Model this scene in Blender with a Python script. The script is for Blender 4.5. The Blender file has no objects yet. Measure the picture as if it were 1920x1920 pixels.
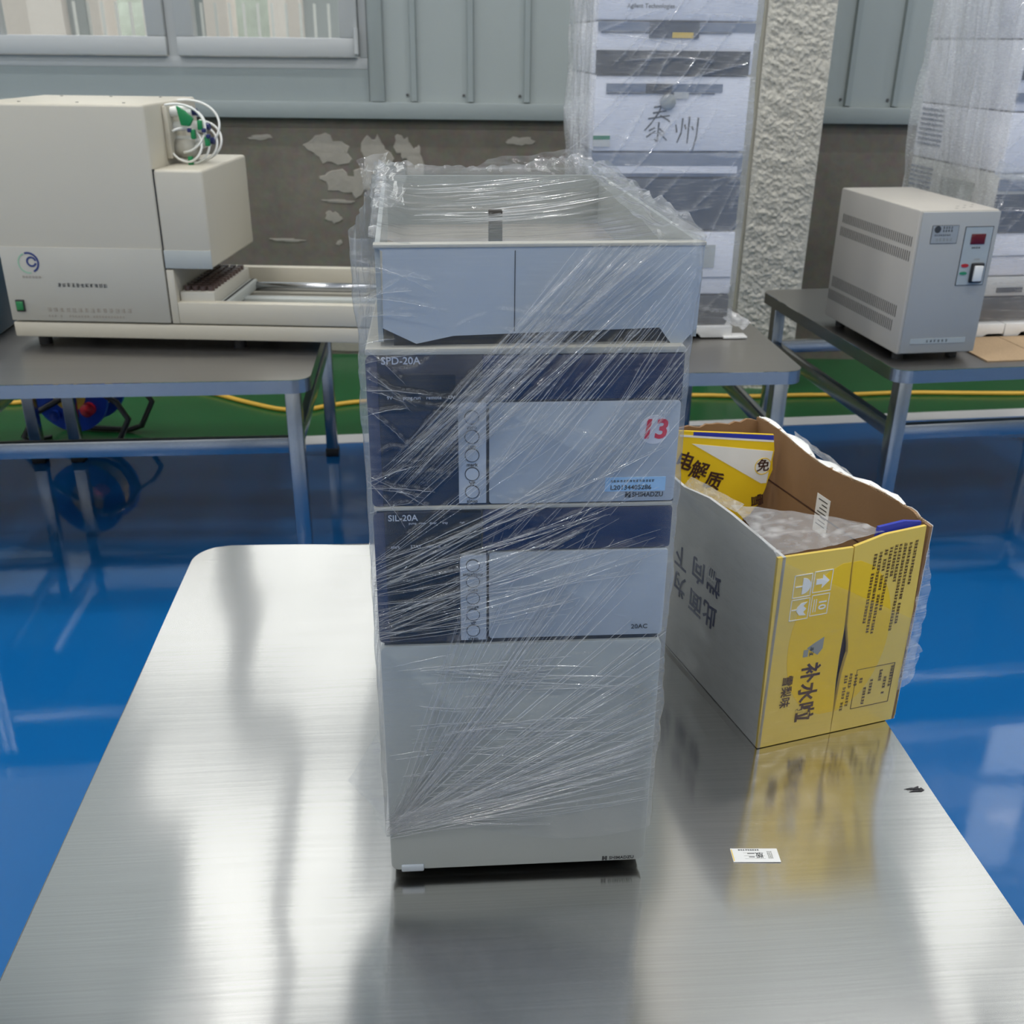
import bpy, bmesh, math, random
import numpy as np
from mathutils import Vector, Matrix, noise
random.seed(7); rng = np.random.default_rng(11)
sc = bpy.context.scene
C = sc.collection
PI = math.pi
T = 0.60                     # table-top height

# ------------------------------------------------------------------ camera
cam = bpy.data.cameras.new('camera'); cam_o = bpy.data.objects.new('camera', cam); C.objects.link(cam_o)
pt, rl = 0.4333, 0.0106
fw = Vector((0, math.cos(pt), -math.sin(pt))); up = Vector((0, math.sin(pt), math.cos(pt))); rt = Vector((1, 0, 0))
r2 = rt*math.cos(rl) + up*math.sin(rl); u2 = -rt*math.sin(rl) + up*math.cos(rl)
cam_o.matrix_world = Matrix(((r2.x, u2.x, -fw.x, 0), (r2.y, u2.y, -fw.y, 0), (r2.z, u2.z, -fw.z, 1.3812), (0, 0, 0, 1)))
cam.sensor_width = 36; cam.lens = 36*1907.7/1920; cam.clip_start = 0.02; cam.clip_end = 200
cam.dof.use_dof = True; cam.dof.focus_distance = 0.98; cam.dof.aperture_fstop = 14
sc.camera = cam_o

# ------------------------------------------------------------------ world, exposure
w = bpy.data.worlds.new('overcast'); sc.world = w; w.use_nodes = True
nt = w.node_tree; nt.nodes.clear()
bg = nt.nodes.new('ShaderNodeBackground'); ow = nt.nodes.new('ShaderNodeOutputWorld')
bg.inputs['Color'].default_value = (1.0, 0.99, 0.975, 1); bg.inputs['Strength'].default_value = 3.2
nt.links.new(bg.outputs[0], ow.inputs[0])
sc.view_settings.view_transform = 'Standard'; sc.view_settings.look = 'None'
sc.view_settings.exposure = -1.0; sc.view_settings.gamma = 1.0; sc.view_settings.use_curve_mapping = False
LAMP_POWER = 130.0
sc.cycles.max_bounces = 6; sc.cycles.diffuse_bounces = 3; sc.cycles.glossy_bounces = 3
sc.cycles.transmission_bounces = 3; sc.cycles.transparent_max_bounces = 14; sc.cycles.use_adaptive_sampling = True; sc.cycles.adaptive_threshold = 0.06; sc.cycles.adaptive_min_samples = 16; sc.cycles.use_light_tree = False
sc.cycles.sample_clamp_indirect = 6.0; sc.cycles.caustics_reflective = False; sc.cycles.caustics_refractive = False
sc.cycles.use_denoising = True

# ------------------------------------------------------------------ materials
def s2l(c):
    return tuple((v/12.92 if v <= 0.04045 else ((v+0.055)/1.055)**2.4) for v in c)
def hexc(r, g, b): return s2l((r/255, g/255, b/255)) + (1,)
M = {}
def nodes_of(name):
    m = bpy.data.materials.new(name); m.use_nodes = True; M[name] = m
    n = m.node_tree; n.nodes.clear(); o = n.nodes.new('ShaderNodeOutputMaterial')
    return m, n, o
def N(n, t, **k):
    x = n.nodes.new(t)
    for a, b in k.items():
        if a in x.inputs: x.inputs[a].default_value = b
        else: setattr(x, a, b)
    return x
def L(n, a, b): n.links.new(a, b)
def mat(name, col, rough=0.5, metal=0.0, var=0.06, scale=30.0, bump=0.0, bscale=200.0, coat=0.0, stretch=(1, 1, 1), spec=0.5):
    """plain paint / plastic with a little procedural colour and roughness variation"""
    m, n, o = nodes_of(name)
    p = N(n, 'ShaderNodeBsdfPrincipled'); L(n, p.outputs[0], o.inputs[0])
    tc = N(n, 'ShaderNodeTexCoord'); mp = N(n, 'ShaderNodeMapping'); mp.inputs['Scale'].default_value = stretch
    L(n, tc.outputs['Object'], mp.inputs[0])
    nz = N(n, 'ShaderNodeTexNoise'); nz.inputs['Scale'].default_value = scale; nz.inputs['Detail'].default_value = 4
    L(n, mp.outputs[0], nz.inputs['Vector'])
    mx = N(n, 'ShaderNodeMix', data_type='RGBA'); c = Vector(col[:3])
    mx.inputs[6].default_value = (*(c*(1-var)), 1); mx.inputs[7].default_value = (*[min(1, v) for v in c*(1+var)], 1)
    L(n, nz.outputs['Fac'], mx.inputs[0]); L(n, mx.outputs[2], p.inputs['Base Color'])
    p.inputs['Roughness'].default_value = rough; p.inputs['Metallic'].default_value = metal
    p.inputs['Specular IOR Level'].default_value = spec
    if coat: p.inputs['Coat Weight'].default_value = coat; p.inputs['Coat Roughness'].default_value = 0.05
    if bump:
        nb = N(n, 'ShaderNodeTexNoise'); nb.inputs['Scale'].default_value = bscale; nb.inputs['Detail'].default_value = 3
        L(n, mp.outputs[0], nb.inputs['Vector'])
        b = N(n, 'ShaderNodeBump'); b.inputs['Strength'].default_value = 1; b.inputs['Distance'].default_value = bump
        L(n, nb.outputs['Fac'], b.inputs['Height']); L(n, b.outputs[0], p.inputs['Normal'])
    return m

def steel(name, col, rough, aniso, bands=True):
    m, n, o = nodes_of(name)
    p = N(n, 'ShaderNodeBsdfPrincipled'); L(n, p.outputs[0], o.inputs[0])
    tc = N(n, 'ShaderNodeTexCoord'); mp = N(n, 'ShaderNodeMapping'); mp.inputs['Scale'].default_value = (1.6, 420, 420)
    L(n, tc.outputs['Object'], mp.inputs[0])
    nz = N(n, 'ShaderNodeTexNoise'); nz.inputs['Scale'].default_value = 1; nz.inputs['Detail'].default_value = 3
    L(n, mp.outputs[0], nz.inputs['Vector'])
    mx = N(n, 'ShaderNodeMix', data_type='RGBA'); c = Vector(col[:3])
    mx.inputs[6].default_value = (*(c*0.86), 1); mx.inputs[7].default_value = (*[min(1, v) for v in c*1.12], 1)
    L(n, nz.outputs['Fac'], mx.inputs[0]); L(n, mx.outputs[2], p.inputs['Base Color'])
    p.inputs['Metallic'].default_value = 1; p.inputs['Roughness'].default_value = rough
    p.inputs['Anisotropic'].default_value = aniso
    if bands:
        tg = N(n, 'ShaderNodeTangent', direction_type='UV_MAP', uv_map='UVMap'); L(n, tg.outputs[0], p.inputs['Tangent'])
        p.inputs['Anisotropic Rotation'].default_value = 0.25
        b = N(n, 'ShaderNodeBump'); b.inputs['Strength'].default_value = 0.06; b.inputs['Distance'].default_value = 0.00004
        L(n, nz.outputs['Fac'], b.inputs['Height']); L(n, b.outputs[0], p.inputs['Normal'])
    return m

steel('brushed_steel', (0.74, 0.725, 0.70), 0.14, 0.80)
steel('dull_steel', (0.40, 0.385, 0.36), 0.33, 0.6)
mat('tube_steel', (0.42, 0.43, 0.44), 0.24, 1.0, 0.05, 60)
mat('rubber', (0.012, 0.012, 0.013), 0.6)
mat('blue_epoxy', hexc(14, 90, 152), 0.07, 0, 0.05, 1.5, bump=0.0006, bscale=9, coat=0.6)
mat('green_epoxy', hexc(28, 88, 48), 0.22, 0, 0.08, 2.0, bump=0.0004, bscale=12)
mat('line_white', hexc(205, 205, 205), 0.3, 0, 0.05, 8)
mat('sheet_grey', hexc(158, 166, 165), 0.38, 0, 0.03, 3)
mat('sheet_grey_dark', hexc(146, 155, 155), 0.40, 0, 0.03, 3)
mat('window_white', hexc(184, 187, 187), 0.35, 0, 0.02, 5)
mat('screw', (0.12, 0.12, 0.12), 0.4, 0.8)
mat('stucco', hexc(196, 193, 182), 0.9, 0, 0.06, 25, bump=0.004, bscale=160)
mat('column_skim', hexc(186, 182, 168), 0.8, 0, 0.05, 10)
mat('ceiling', hexc(205, 208, 208), 0.8)
mat('hall_wall', hexc(190, 195, 193), 0.7)
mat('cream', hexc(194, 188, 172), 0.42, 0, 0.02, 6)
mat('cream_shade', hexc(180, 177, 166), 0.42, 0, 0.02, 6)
mat('machine_grey', hexc(174, 178, 174), 0.45, 0, 0.02, 8)
mat('dark_gap', (0.02, 0.02, 0.02), 0.7)
mat('rocker_green', hexc(20, 120, 62), 0.25, 0, 0.05, 50, coat=0.5)
mat('black_plastic', (0.012, 0.012, 0.014), 0.35)
mat('brown_glass', hexc(78, 62, 58), 0.3, 0, 0.2, 60)
mat('tube_white', hexc(232, 232, 226), 0.35)
mat('clip_green', hexc(20, 128, 72), 0.4)
mat('clip_navy', hexc(28, 38, 92), 0.4)
mat('logo_navy', hexc(42, 56, 112), 0.5); mat('logo_green', hexc(150, 188, 160), 0.5)
mat('ink_dark', hexc(52, 54, 56), 0.6); mat('ink_faint', hexc(160, 150, 138), 0.6)
mat('instr_grey', hexc(160, 165, 163), 0.42, 0, 0.02, 12, bump=0.00006, bscale=900)
mat('instr_grey_cool', hexc(168, 176, 184), 0.42, 0, 0.02, 12, bump=0.00006, bscale=900)
mat('strip_grey', hexc(178, 186, 196), 0.35, 0, 0.02, 12)
mat('rim_grey', hexc(172, 170, 160), 0.5, 0, 0.05, 20)
mat('tray_inner', hexc(158, 152, 143), 0.6, 0, 0.12, 14)
mat('navy', hexc(16, 28, 66), 0.22, 0, 0.06, 10, coat=0.3)
mat('navy_dark', hexc(17, 22, 42), 0.25, 0, 0.06, 10, coat=0.3)
mat('display_black', (0.004, 0.004, 0.006), 0.12)
mat('print_light', hexc(178, 184, 196), 0.5)
mat('print_red', hexc(206, 42, 64), 0.5)
mat('sticker_round', hexc(205, 208, 216), 0.4); mat('sticker_blue', hexc(150, 190, 226), 0.4)
mat('gray_band', hexc(118, 128, 146), 0.45); mat('charcoal', hexc(52, 54, 58), 0.5, 0, 0.1, 40)
mat('slate', hexc(58, 68, 84), 0.5, 0, 0.1, 30)
mat('module_white', hexc(232, 233, 240), 0.45, 0, 0.02, 10)
mat('module_warm', hexc(206, 206, 202), 0.5, 0, 0.02, 10)
mat('foam_white', hexc(232, 231, 228), 0.7)
mat('marker_black', hexc(40, 42, 50), 0.5)
mat('reg_cream', hexc(182, 177, 168), 0.5, 0, 0.03, 8)
mat('reg_front', hexc(156, 158, 157), 0.5, 0, 0.03, 8)
mat('reg_panel', hexc(160, 168, 170), 0.4)
mat('slot_dark', hexc(50, 47, 43), 0.7)
mat('led_maroon', hexc(92, 16, 26), 0.15)
mat('plate_silver', hexc(176, 178, 176), 0.35, 0.5)
mat('lamp_red', hexc(170, 40, 44), 0.3); mat('lamp_green', hexc(40, 130, 92), 0.3)
mat('rocker_clear', hexc(222, 222, 218), 0.12)
mat('card_brown', hexc(140, 108, 76), 0.85, 0, 0.10, 18, bump=0.0002, bscale=300)
mat('card_edge', hexc(176, 150, 118), 0.9, 0, 0.2, 200)
mat('card_white', hexc(236, 236, 232), 0.7)
mat('paper_white', hexc(240, 240, 238), 0.6)
mat('print_brown', hexc(66, 38, 30), 0.6)
mat('print_blue', hexc(44, 58, 168), 0.5, 0, 0.1, 30)
mat('card_grey', hexc(206, 206, 204), 0.5, 0, 0.05, 60)
mat('print_grey', hexc(150, 150, 142), 0.6)
mat('print_navy', hexc(52, 58, 98), 0.6)
mat('yellow_deep', hexc(242, 204, 34), 0.5, 0, 0.03, 10)
mat('yellow_print', hexc(236, 196, 30), 0.5, 0, 0.03, 10)
mat('yellow_soft', hexc(226, 196, 92), 0.55, 0, 0.05, 10)
mat('cable_yellow', hexc(226, 178, 66), 0.5); mat('reel_blue', hexc(16, 66, 176), 0.4); mat('plug_red', hexc(212, 36, 52), 0.4)
mat('reel_yellow', hexc(226, 190, 70), 0.5)
mat('beige_wall', hexc(246, 236, 228), 0.8); mat('facade_glass', hexc(168, 176, 178), 0.5)
mat('fence_white', hexc(230, 230, 226), 0.6); mat('hedge', hexc(196, 210, 198), 0.9, 0, 0.3, 12)
mat('yard', hexc(176, 174, 168), 0.9)
mat('smudge', hexc(52, 52, 56), 0.7)
mat('wire_white', hexc(214, 204, 214), 0.4); mat('wire_yellow', hexc(226, 206, 40), 0.4); mat('crate_blue', hexc(58, 96, 128), 0.4)

def concrete():
    m, n, o = nodes_of('concrete')
    p = N(n, 'ShaderNodeBsdfPrincipled'); L(n, p.outputs[0], o.inputs[0]); p.inputs['Roughness'].default_value = 0.85
    tc = N(n, 'ShaderNodeTexCoord')
    a = N(n, 'ShaderNodeTexNoise'); a.inputs['Scale'].default_value = 2.2; a.inputs['Detail'].default_value = 6; a.inputs['Roughness'].default_value = 0.6
    b = N(n, 'ShaderNodeTexNoise'); b.inputs['Scale'].default_value = 28; b.inputs['Detail'].default_value = 5
    L(n, tc.outputs['Object'], a.inputs['Vector']); L(n, tc.outputs['Object'], b.inputs['Vector'])
    r = N(n, 'ShaderNodeValToRGB'); e = r.color_ramp.elements
    e[0].position = 0.3; e[0].color = hexc(104, 98, 88); e[1].position = 0.72; e[1].color = hexc(132, 126, 115)
    L(n, a.outputs['Fac'], r.inputs[0])
    mx = N(n, 'ShaderNodeMix', data_type='RGBA', blend_type='MULTIPLY'); mx.inputs[0].default_value = 0.35
    L(n, r.outputs[0], mx.inputs[6]); L(n, b.outputs['Color'], mx.inputs[7])
    L(n, mx.outputs[2], p.inputs['Base Color'])
    bp = N(n, 'ShaderNodeBump'); bp.inputs['Strength'].default_value = 0.6; bp.inputs['Distance'].default_value = 0.004
    L(n, b.outputs['Fac'], bp.inputs['Height']); L(n, bp.outputs[0], p.inputs['Normal'])
concrete()
mat('plaster_patch', hexc(156, 151, 141), 0.9, 0, 0.16, 22, bump=0.002, bscale=60)

def schlick(n, normal=None):
    # two-sided thin-sheet reflectance, symmetric for both faces
    lw_ = N(n, 'ShaderNodeLayerWeight'); lw_.inputs[0].default_value = 0.5
    if normal is not None: L(n, normal, lw_.inputs['Normal'])
    pw = N(n, 'ShaderNodeMath', operation='POWER'); L(n, lw_.outputs['Facing'], pw.inputs[0]); pw.inputs[1].default_value = 4.5
    ma = N(n, 'ShaderNodeMath', operation='MULTIPLY_ADD'); L(n, pw.outputs[0], ma.inputs[0]); ma.inputs[1].default_value = 0.94; ma.inputs[2].default_value = 0.05
    return ma
def glass():
    m, n, o = nodes_of('pane_glass')
    t = N(n, 'ShaderNodeBsdfTransparent'); t.inputs[0].default_value = (0.95, 0.97, 0.97, 1)
    g = N(n, 'ShaderNodeBsdfGlossy'); g.inputs['Roughness'].default_value = 0.01
    f = schlick(n)
    mx = N(n, 'ShaderNodeMixShader'); L(n, f.outputs[0], mx.inputs[0]); L(n, t.outputs[0], mx.inputs[1]); L(n, g.outputs[0], mx.inputs[2])
    L(n, mx.outputs[0], o.inputs[0])
glass()

def film(name, haze0, haze1, gl, rough, bdist, tint=(0.985, 0.99, 0.995)):
    """stretch film: clear sheet, glossy, milky where it is folded or layered ('haze' = layer density)"""
    m, n, o = nodes_of(name)
    tc = N(n, 'ShaderNodeTexCoord')
    mp = N(n, 'ShaderNodeMapping'); mp.inputs['Rotation'].default_value = (0, math.radians(38), 0); mp.inputs['Scale'].default_value = (14, 60, 330)
    L(n, tc.outputs['Object'], mp.inputs[0])
    nz = N(n, 'ShaderNodeTexNoise'); nz.inputs['Scale'].default_value = 1; nz.inputs['Detail'].default_value = 2; L(n, mp.outputs[0], nz.inputs['Vector'])
    mp2 = N(n, 'ShaderNodeMapping'); mp2.inputs['Rotation'].default_value = (0, math.radians(8), 0); mp2.inputs['Scale'].default_value = (10, 60, 260)
    L(n, tc.outputs['Object'], mp2.inputs[0])
    nz2 = N(n, 'ShaderNodeTexNoise'); nz2.inputs['Scale'].default_value = 1; nz2.inputs['Detail'].default_value = 2; L(n, mp2.outputs[0], nz2.inputs['Vector'])
    ad = N(n, 'ShaderNodeMath', operation='ADD'); L(n, nz.outputs['Fac'], ad.inputs[0]); L(n, nz2.outputs['Fac'], ad.inputs[1])
    bp = N(n, 'ShaderNodeBump'); bp.inputs['Strength'].default_value = 1; bp.inputs['Distance'].default_value = bdist
    L(n, ad.outputs[0], bp.inputs['Height'])
    at = N(n, 'ShaderNodeAttribute', attribute_name='haze')
    st = N(n, 'ShaderNodeMapRange'); st.inputs[1].default_value = 0.52; st.inputs[2].default_value = 0.75; st.inputs[3].default_value = 0.7; st.inputs[4].default_value = 1.35
    L(n, nz.outputs['Fac'], st.inputs[0])
    hz = N(n, 'ShaderNodeMath', operation='MULTIPLY_ADD'); L(n, at.outputs['Fac'], hz.inputs[0]); hz.inputs[1].default_value = haze1; hz.inputs[2].default_value = haze0
    h2 = N(n, 'ShaderNodeMath', operation='MULTIPLY', use_clamp=True); L(n, hz.outputs[0], h2.inputs[0]); L(n, st.outputs[0], h2.inputs[1])
    tr = N(n, 'ShaderNodeBsdfTransparent'); tr.inputs[0].default_value = (*tint, 1)
    df = N(n, 'ShaderNodeBsdfDiffuse'); df.inputs[0].default_value = (0.95, 0.955, 0.97, 1)
    tl = N(n, 'ShaderNodeBsdfTranslucent'); tl.inputs[0].default_value = (0.9, 0.92, 0.94, 1)
    dm = N(n, 'ShaderNodeMixShader'); dm.inputs[0].default_value = 0.3; L(n, df.outputs[0], dm.inputs[1]); L(n, tl.outputs[0], dm.inputs[2])
    m1 = N(n, 'ShaderNodeMixShader'); L(n, h2.outputs[0], m1.inputs[0]); L(n, tr.outputs[0], m1.inputs[1]); L(n, dm.outputs[0], m1.inputs[2])
    gs = N(n, 'ShaderNodeBsdfGlossy'); gs.inputs['Roughness'].default_value = rough; L(n, bp.outputs[0], gs.inputs['Normal'])
    fr = schlick(n, bp.outputs[0])
    fm = N(n, 'ShaderNodeMath', operation='MULTIPLY_ADD', use_clamp=True); L(n, fr.outputs[0], fm.inputs[0]); fm.inputs[1].default_value = gl; fm.inputs[2].default_value = 0.01
    m2 = N(n, 'ShaderNodeMixShader'); L(n, fm.outputs[0], m2.inputs[0]); L(n, m1.outputs[0], m2.inputs[1]); L(n, gs.outputs[0], m2.inputs[2])
    L(n, m2.outputs[0], o.inputs[0])
film('film_clear', 0.028, 0.20, 0.8, 0.10, 0.00018)
film('film_milky', 0.22, 0.45, 0.8, 0.16, 0.0003)
film('film_thread', 0.04, 0.60, 2.4, 0.07, 0.0001)  # extra white on the folds also paints their highlights

# ------------------------------------------------------------------ mesh helpers
class MB:
    def __init__(s): s.v = []; s.f = []; s.m = []
    def add(s, vs, fs, mi=0):
        k = len(s.v); s.v += [tuple(v) for v in vs]; s.f += [tuple(i+k for i in f) for f in fs]; s.m += [mi]*len(fs); return s
    def box(s, x0, x1, y0, y1, z0, z1, mi=0):
        return s.add([(x0,y0,z0),(x1,y0,z0),(x1,y1,z0),(x0,y1,z0),(x0,y0,z1),(x1,y0,z1),(x1,y1,z1),(x0,y1,z1)],
                     [(0,3,2,1),(4,5,6,7),(0,1,5,4),(1,2,6,5),(2,3,7,6),(3,0,4,7)], mi)
    def prism(s, pts, d0, d1, axis='y', mi=0):
        """polygon pts in the plane normal to axis, extruded d0..d1"""
        n = len(pts)
        def P(p, d):
            return {'y': (p[0], d, p[1]), 'z': (p[0], p[1], d), 'x': (d, p[0], p[1])}[axis]
        vs = [P(p, d0) for p in pts] + [P(p, d1) for p in pts]
        fs = [tuple(range(n)), tuple(range(2*n-1, n-1, -1))] + [(i, n+i, n+(i+1) % n, (i+1) % n) for i in range(n)]
        return s.add(vs, fs, mi)
    def tube(s, pts, r, seg=8, mi=0, closed=False):
        pts = [Vector(p) for p in pts]; n = len(pts); k = len(s.v); prev = None
        for i, p in enumerate(pts):
            t = (pts[min(i+1, n-1)] - pts[max(i-1, 0)])
            t = t.normalized() if t.length > 1e-9 else Vector((0, 0, 1))
            if prev is None:
                a = Vector((0, 0, 1)) if abs(t.z) < 0.9 else Vector((1, 0, 0)); u = t.cross(a).normalized()
            else:
                u = (prev - t*prev.dot(t)).normalized()
            prev = u; q = t.cross(u)
            rr = r[i] if isinstance(r, (list, tuple)) else r
            for j in range(seg):
                a = 2*PI*j/seg; s.v.append(tuple(p + u*rr*math.cos(a) + q*rr*math.sin(a)))
        for i in range(n-1):
            for j in range(seg):
                s.f.append((k+i*seg+j, k+i*seg+(j+1) % seg, k+(i+1)*seg+(j+1) % seg, k+(i+1)*seg+j)); s.m.append(mi)
        s.f.append(tuple(k+j for j in reversed(range(seg)))); s.m.append(mi)
        s.f.append(tuple(k+(n-1)*seg+j for j in range(seg))); s.m.append(mi)
        return s
    def ring(s, c, r0, r1, d0, d1, axis='y', seg=28, a0=0, a1=2*PI, mi=0):
        """flat annulus (or arc) with depth"""
        full = abs(a1-a0-2*PI) < 1e-6; k = seg if full else seg+1; base = len(s.v)
        for i in range(k):
            a = a0+(a1-a0)*i/seg
            for r, d in ((r0, d0), (r1, d0), (r1, d1), (r0, d1)):
                x = c[0]+r*math.cos(a); z = c[1]+r*math.sin(a)
                s.v.append({'y': (x, d, z), 'z': (x, z, d), 'x': (d, x, z)}[axis])
        for i in range(seg):
            p = base+4*i; q = base+4*((i+1) % k)
            for j in range(4):
                s.f.append((p+j, p+(j+1) % 4, q+(j+1) % 4, q+j)); s.m.append(mi)
        return s
    def build(s, name, mats, parent=None, bevel=0.0, smooth=False, seg=2, loc=None):
        me = bpy.data.meshes.new(name); me.from_pydata(s.v, [], s.f)
        mats = mats if isinstance(mats, (list, tuple)) else [mats]
        for x in mats: me.materials.append(M[x])
        me.polygons.foreach_set('material_index', s.m)
        bm = bmesh.new(); bm.from_mesh(me); bmesh.ops.recalc_face_normals(bm, faces=bm.faces)
        if bevel:
            bmesh.ops.bevel(bm, geom=list(bm.edges), offset=bevel, segments=seg, profile=0.5, affect='EDGES', clamp_overlap=True)
        bm.to_mesh(me); bm.free()
        if smooth or bevel: me.polygons.foreach_set('use_smooth', [True]*len(me.polygons))
        if bevel and not smooth: me.set_sharp_from_angle(angle=math.radians(35))
        o = bpy.data.objects.new(name, me); C.objects.link(o); o.parent = parent
        if loc: o.location = loc
        return o
def tag(o, label=None, cat=None, group=None, kind=None):
    for k, v in (('label', label), ('category', cat), ('group', group), ('kind', kind)):
        if v: o[k] = v
    return o
def thing(name, label, cat, loc=(0, 0, 0), rz=0.0, group=None):
    o = bpy.data.objects.new(name, None); C.objects.link(o); o.location = loc; o.rotation_euler = (0, 0, rz); o.empty_display_size = 0.05
    return tag(o, label, cat, group)
def bx(name, x0, x1, y0, y1, z0, z1, m, parent=None, bevel=0.0, seg=2):
    return MB().box(x0, x1, y0, y1, z0, z1).build(name, m, parent, bevel, seg=seg)
def rrect(x0, x1, z0, z1, r, n=6, corners=(1, 1, 1, 1)):
    """rounded rectangle outline; corners: bl, br, tr, tl"""
    out = []
    for (cx, cz, a, k) in ((x0+r, z0+r, PI, 0), (x1-r, z0+r, 1.5*PI, 1), (x1-r, z1-r, 0, 2), (x0+r, z1-r, 0.5*PI, 3)):
        if corners[k]:
            out += [(cx+r*math.cos(a+0.5*PI*i/n), cz+r*math.sin(a+0.5*PI*i/n)) for i in range(n+1)]
        else:
            out.append(((x0, z0), (x1, z0), (x1, z1), (x0, z1))[k])
    return out
FRONT = (PI/2, 0, 0); LEFT = (PI/2, 0, -PI/2); FLAT = (0, 0, 0)
def text(name, body, size, m, parent, loc, rot=FRONT, bold=0.0, align='LEFT', turn=0.0, sx=1.0, ex=0.00015, shear=0.0):
    c = bpy.data.curves.new(name, 'FONT'); c.body = body; c.size = size; c.extrude = ex; c.offset = bold*size; c.align_x = align; c.align_y = 'CENTER'
    c.resolution_u = 3; c.shear = shear
    t = bpy.data.objects.new(name, c); C.objects.link(t); bpy.context.view_layer.update()
    me = bpy.data.meshes.new_from_object(t.evaluated_get(bpy.context.evaluated_depsgraph_get()))
    bpy.data.objects.remove(t); bpy.data.curves.remove(c)
    me.transform(Matrix.Diagonal((sx, 1, 1, 1)))
    me.materials.clear(); me.materials.append(M[m]); me.name = name
    o = bpy.data.objects.new(name, me); C.objects.link(o); o.parent = parent; o.location = loc
    o.rotation_mode = 'XYZ'
    o.rotation_euler = (Matrix.Rotation(0, 3, 'X') @ (__import__('mathutils').Euler(rot).to_matrix()) @ Matrix.Rotation(turn, 3, 'Z')).to_euler()
    return o
def glyphs(name, n, size, m, parent, loc, rot=FRONT, turn=0.0, gap=0.15, rows=1, pitch=1.4, seed=1, skip=0.0, aspect=1.0, lens=None):
    """small print too fine to read in the photograph: rows of short strokes"""
    rnd = random.Random(seed); mb = MB()
    for r in range(rows):
        cnt = lens[r] if lens else n
        for i in range(cnt):
            if rnd.random() < skip: continue
            x = i*size*aspect*(1+gap); y = -r*size*pitch; t = size*0.11
            for k in range(3):
                yy = y+size*(0.1+0.33*k)+rnd.uniform(-.05, .05)*size
                mb.box(x+rnd.uniform(0, .2)*size*aspect, x+rnd.uniform(.7, 1)*size*aspect, yy, yy+t, 0, 0.00015)
            for k in range(2):
                xx = x+size*aspect*rnd.uniform(.15, .75)
                mb.box(xx, xx+t, y+rnd.uniform(0, .25)*size, y+rnd.uniform(.7, 1)*size, 0, 0.00018)
    o = mb.build(name, m, parent); o.location = loc
    o.rotation_euler = (__import__('mathutils').Euler(rot).to_matrix() @ Matrix.Rotation(turn, 3, 'Z')).to_euler()
    return o
def grid_obj(name, co, nu, nv, m, parent=None, haze=None, smooth=True, wrap=False):
    """co: (nv, nu, 3) array"""
    me = bpy.data.meshes.new(name); co = np.asarray(co, dtype=np.float64).reshape(-1, 3)
    i = np.arange(nv-1)[:, None]; k = nu if wrap else nu-1; j = np.arange(k)[None, :]; j2 = (j+1) % nu
    q = np.stack([i*nu+j, i*nu+j2, (i+1)*nu+j2, (i+1)*nu+j], -1).reshape(-1, 4)
    me.vertices.add(len(co)); me.vertices.foreach_set('co', co.ravel())
    me.loops.add(q.size); me.loops.foreach_set('vertex_index', q.ravel().astype(np.int32))
    me.polygons.add(len(q)); me.polygons.foreach_set('loop_start', np.arange(0, q.size, 4, dtype=np.int32))
    me.polygons.foreach_set('use_smooth', np.ones(len(q), dtype=bool) if smooth else np.zeros(len(q), dtype=bool))
    me.update(calc_edges=True); me.validate()
    me.materials.append(M[m])
    if haze is not None:
        a = me.attributes.new('haze', 'FLOAT', 'POINT'); a.data.foreach_set('value', np.asarray(haze, dtype=np.float32).ravel())
    o = bpy.data.objects.new(name, me); C.objects.link(o); o.parent = parent
    return o
def structure(o, label=None):
    o['kind'] = 'structure'
    if label: o['label'] = label
    return o

# ================================================================== THE HALL
YW = 4.78; HX = 9.0; YB = -9.0; HZ = 7.0
structure(bx('floor', -HX, HX, YB, YW+0.2, -0.1, 0, 'blue_epoxy'), 'glossy blue epoxy floor of the hall')
def fl_y(x): return 3.72+0.143*x
xs = [-5.5, 6.2]
strip = MB().prism([(xs[0], fl_y(xs[0])+0.04), (xs[1], fl_y(xs[1])+0.04), (xs[1], YW), (xs[0], YW)], 0, 0.002, 'z').build('floor_strip', 'green_epoxy')
structure(strip, 'green painted floor strip along the concrete wall')
ln = MB().prism([(xs[0], fl_y(xs[0])-0.045), (xs[1], fl_y(xs[1])-0.045), (xs[1], fl_y(xs[1])+0.045), (xs[0], fl_y(xs[0])+0.045)], 0, 0.003, 'z').build('floor_line', 'line_white')
structure(ln, 'white painted line between blue and green floor')

# back wall: concrete dado, sheet cladding above with window openings
wall = structure(bx('wall_back', -HX, HX, YW, YW+0.22, 0, 1.075, 'concrete'), 'grey concrete dado below sheet metal cladding')
BAYS = [(-6.95, -5.29), (-2.30, -0.64), (2.35, 4.01), (7.0, 8.66)]
ZR = [(1.265, 3.35), (3.55, 6.30)]
def clad(x0, x1, z0, z1, nm='cladding_panel', m='sheet_grey', y=YW): return bx(nm, x0, x1, y, y+0.06, z0, z1, m, wall)
prev = -HX
for (a, b) in BAYS:
    if prev < -0.7 < b and False: pass
    # solid stretch left of this bay
    if not (abs(prev+0.64) < 1e-6):
        clad(prev, a, 1.075, HZ)
    clad(a, b, 1.075, ZR[0][0], 'sill_panel', 'sheet_grey_dark'); clad(a, b, ZR[0][1], ZR[1][0]); clad(a, b, ZR[1][1], HZ)
    prev = b
clad(prev, HX, 1.075, HZ)
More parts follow.
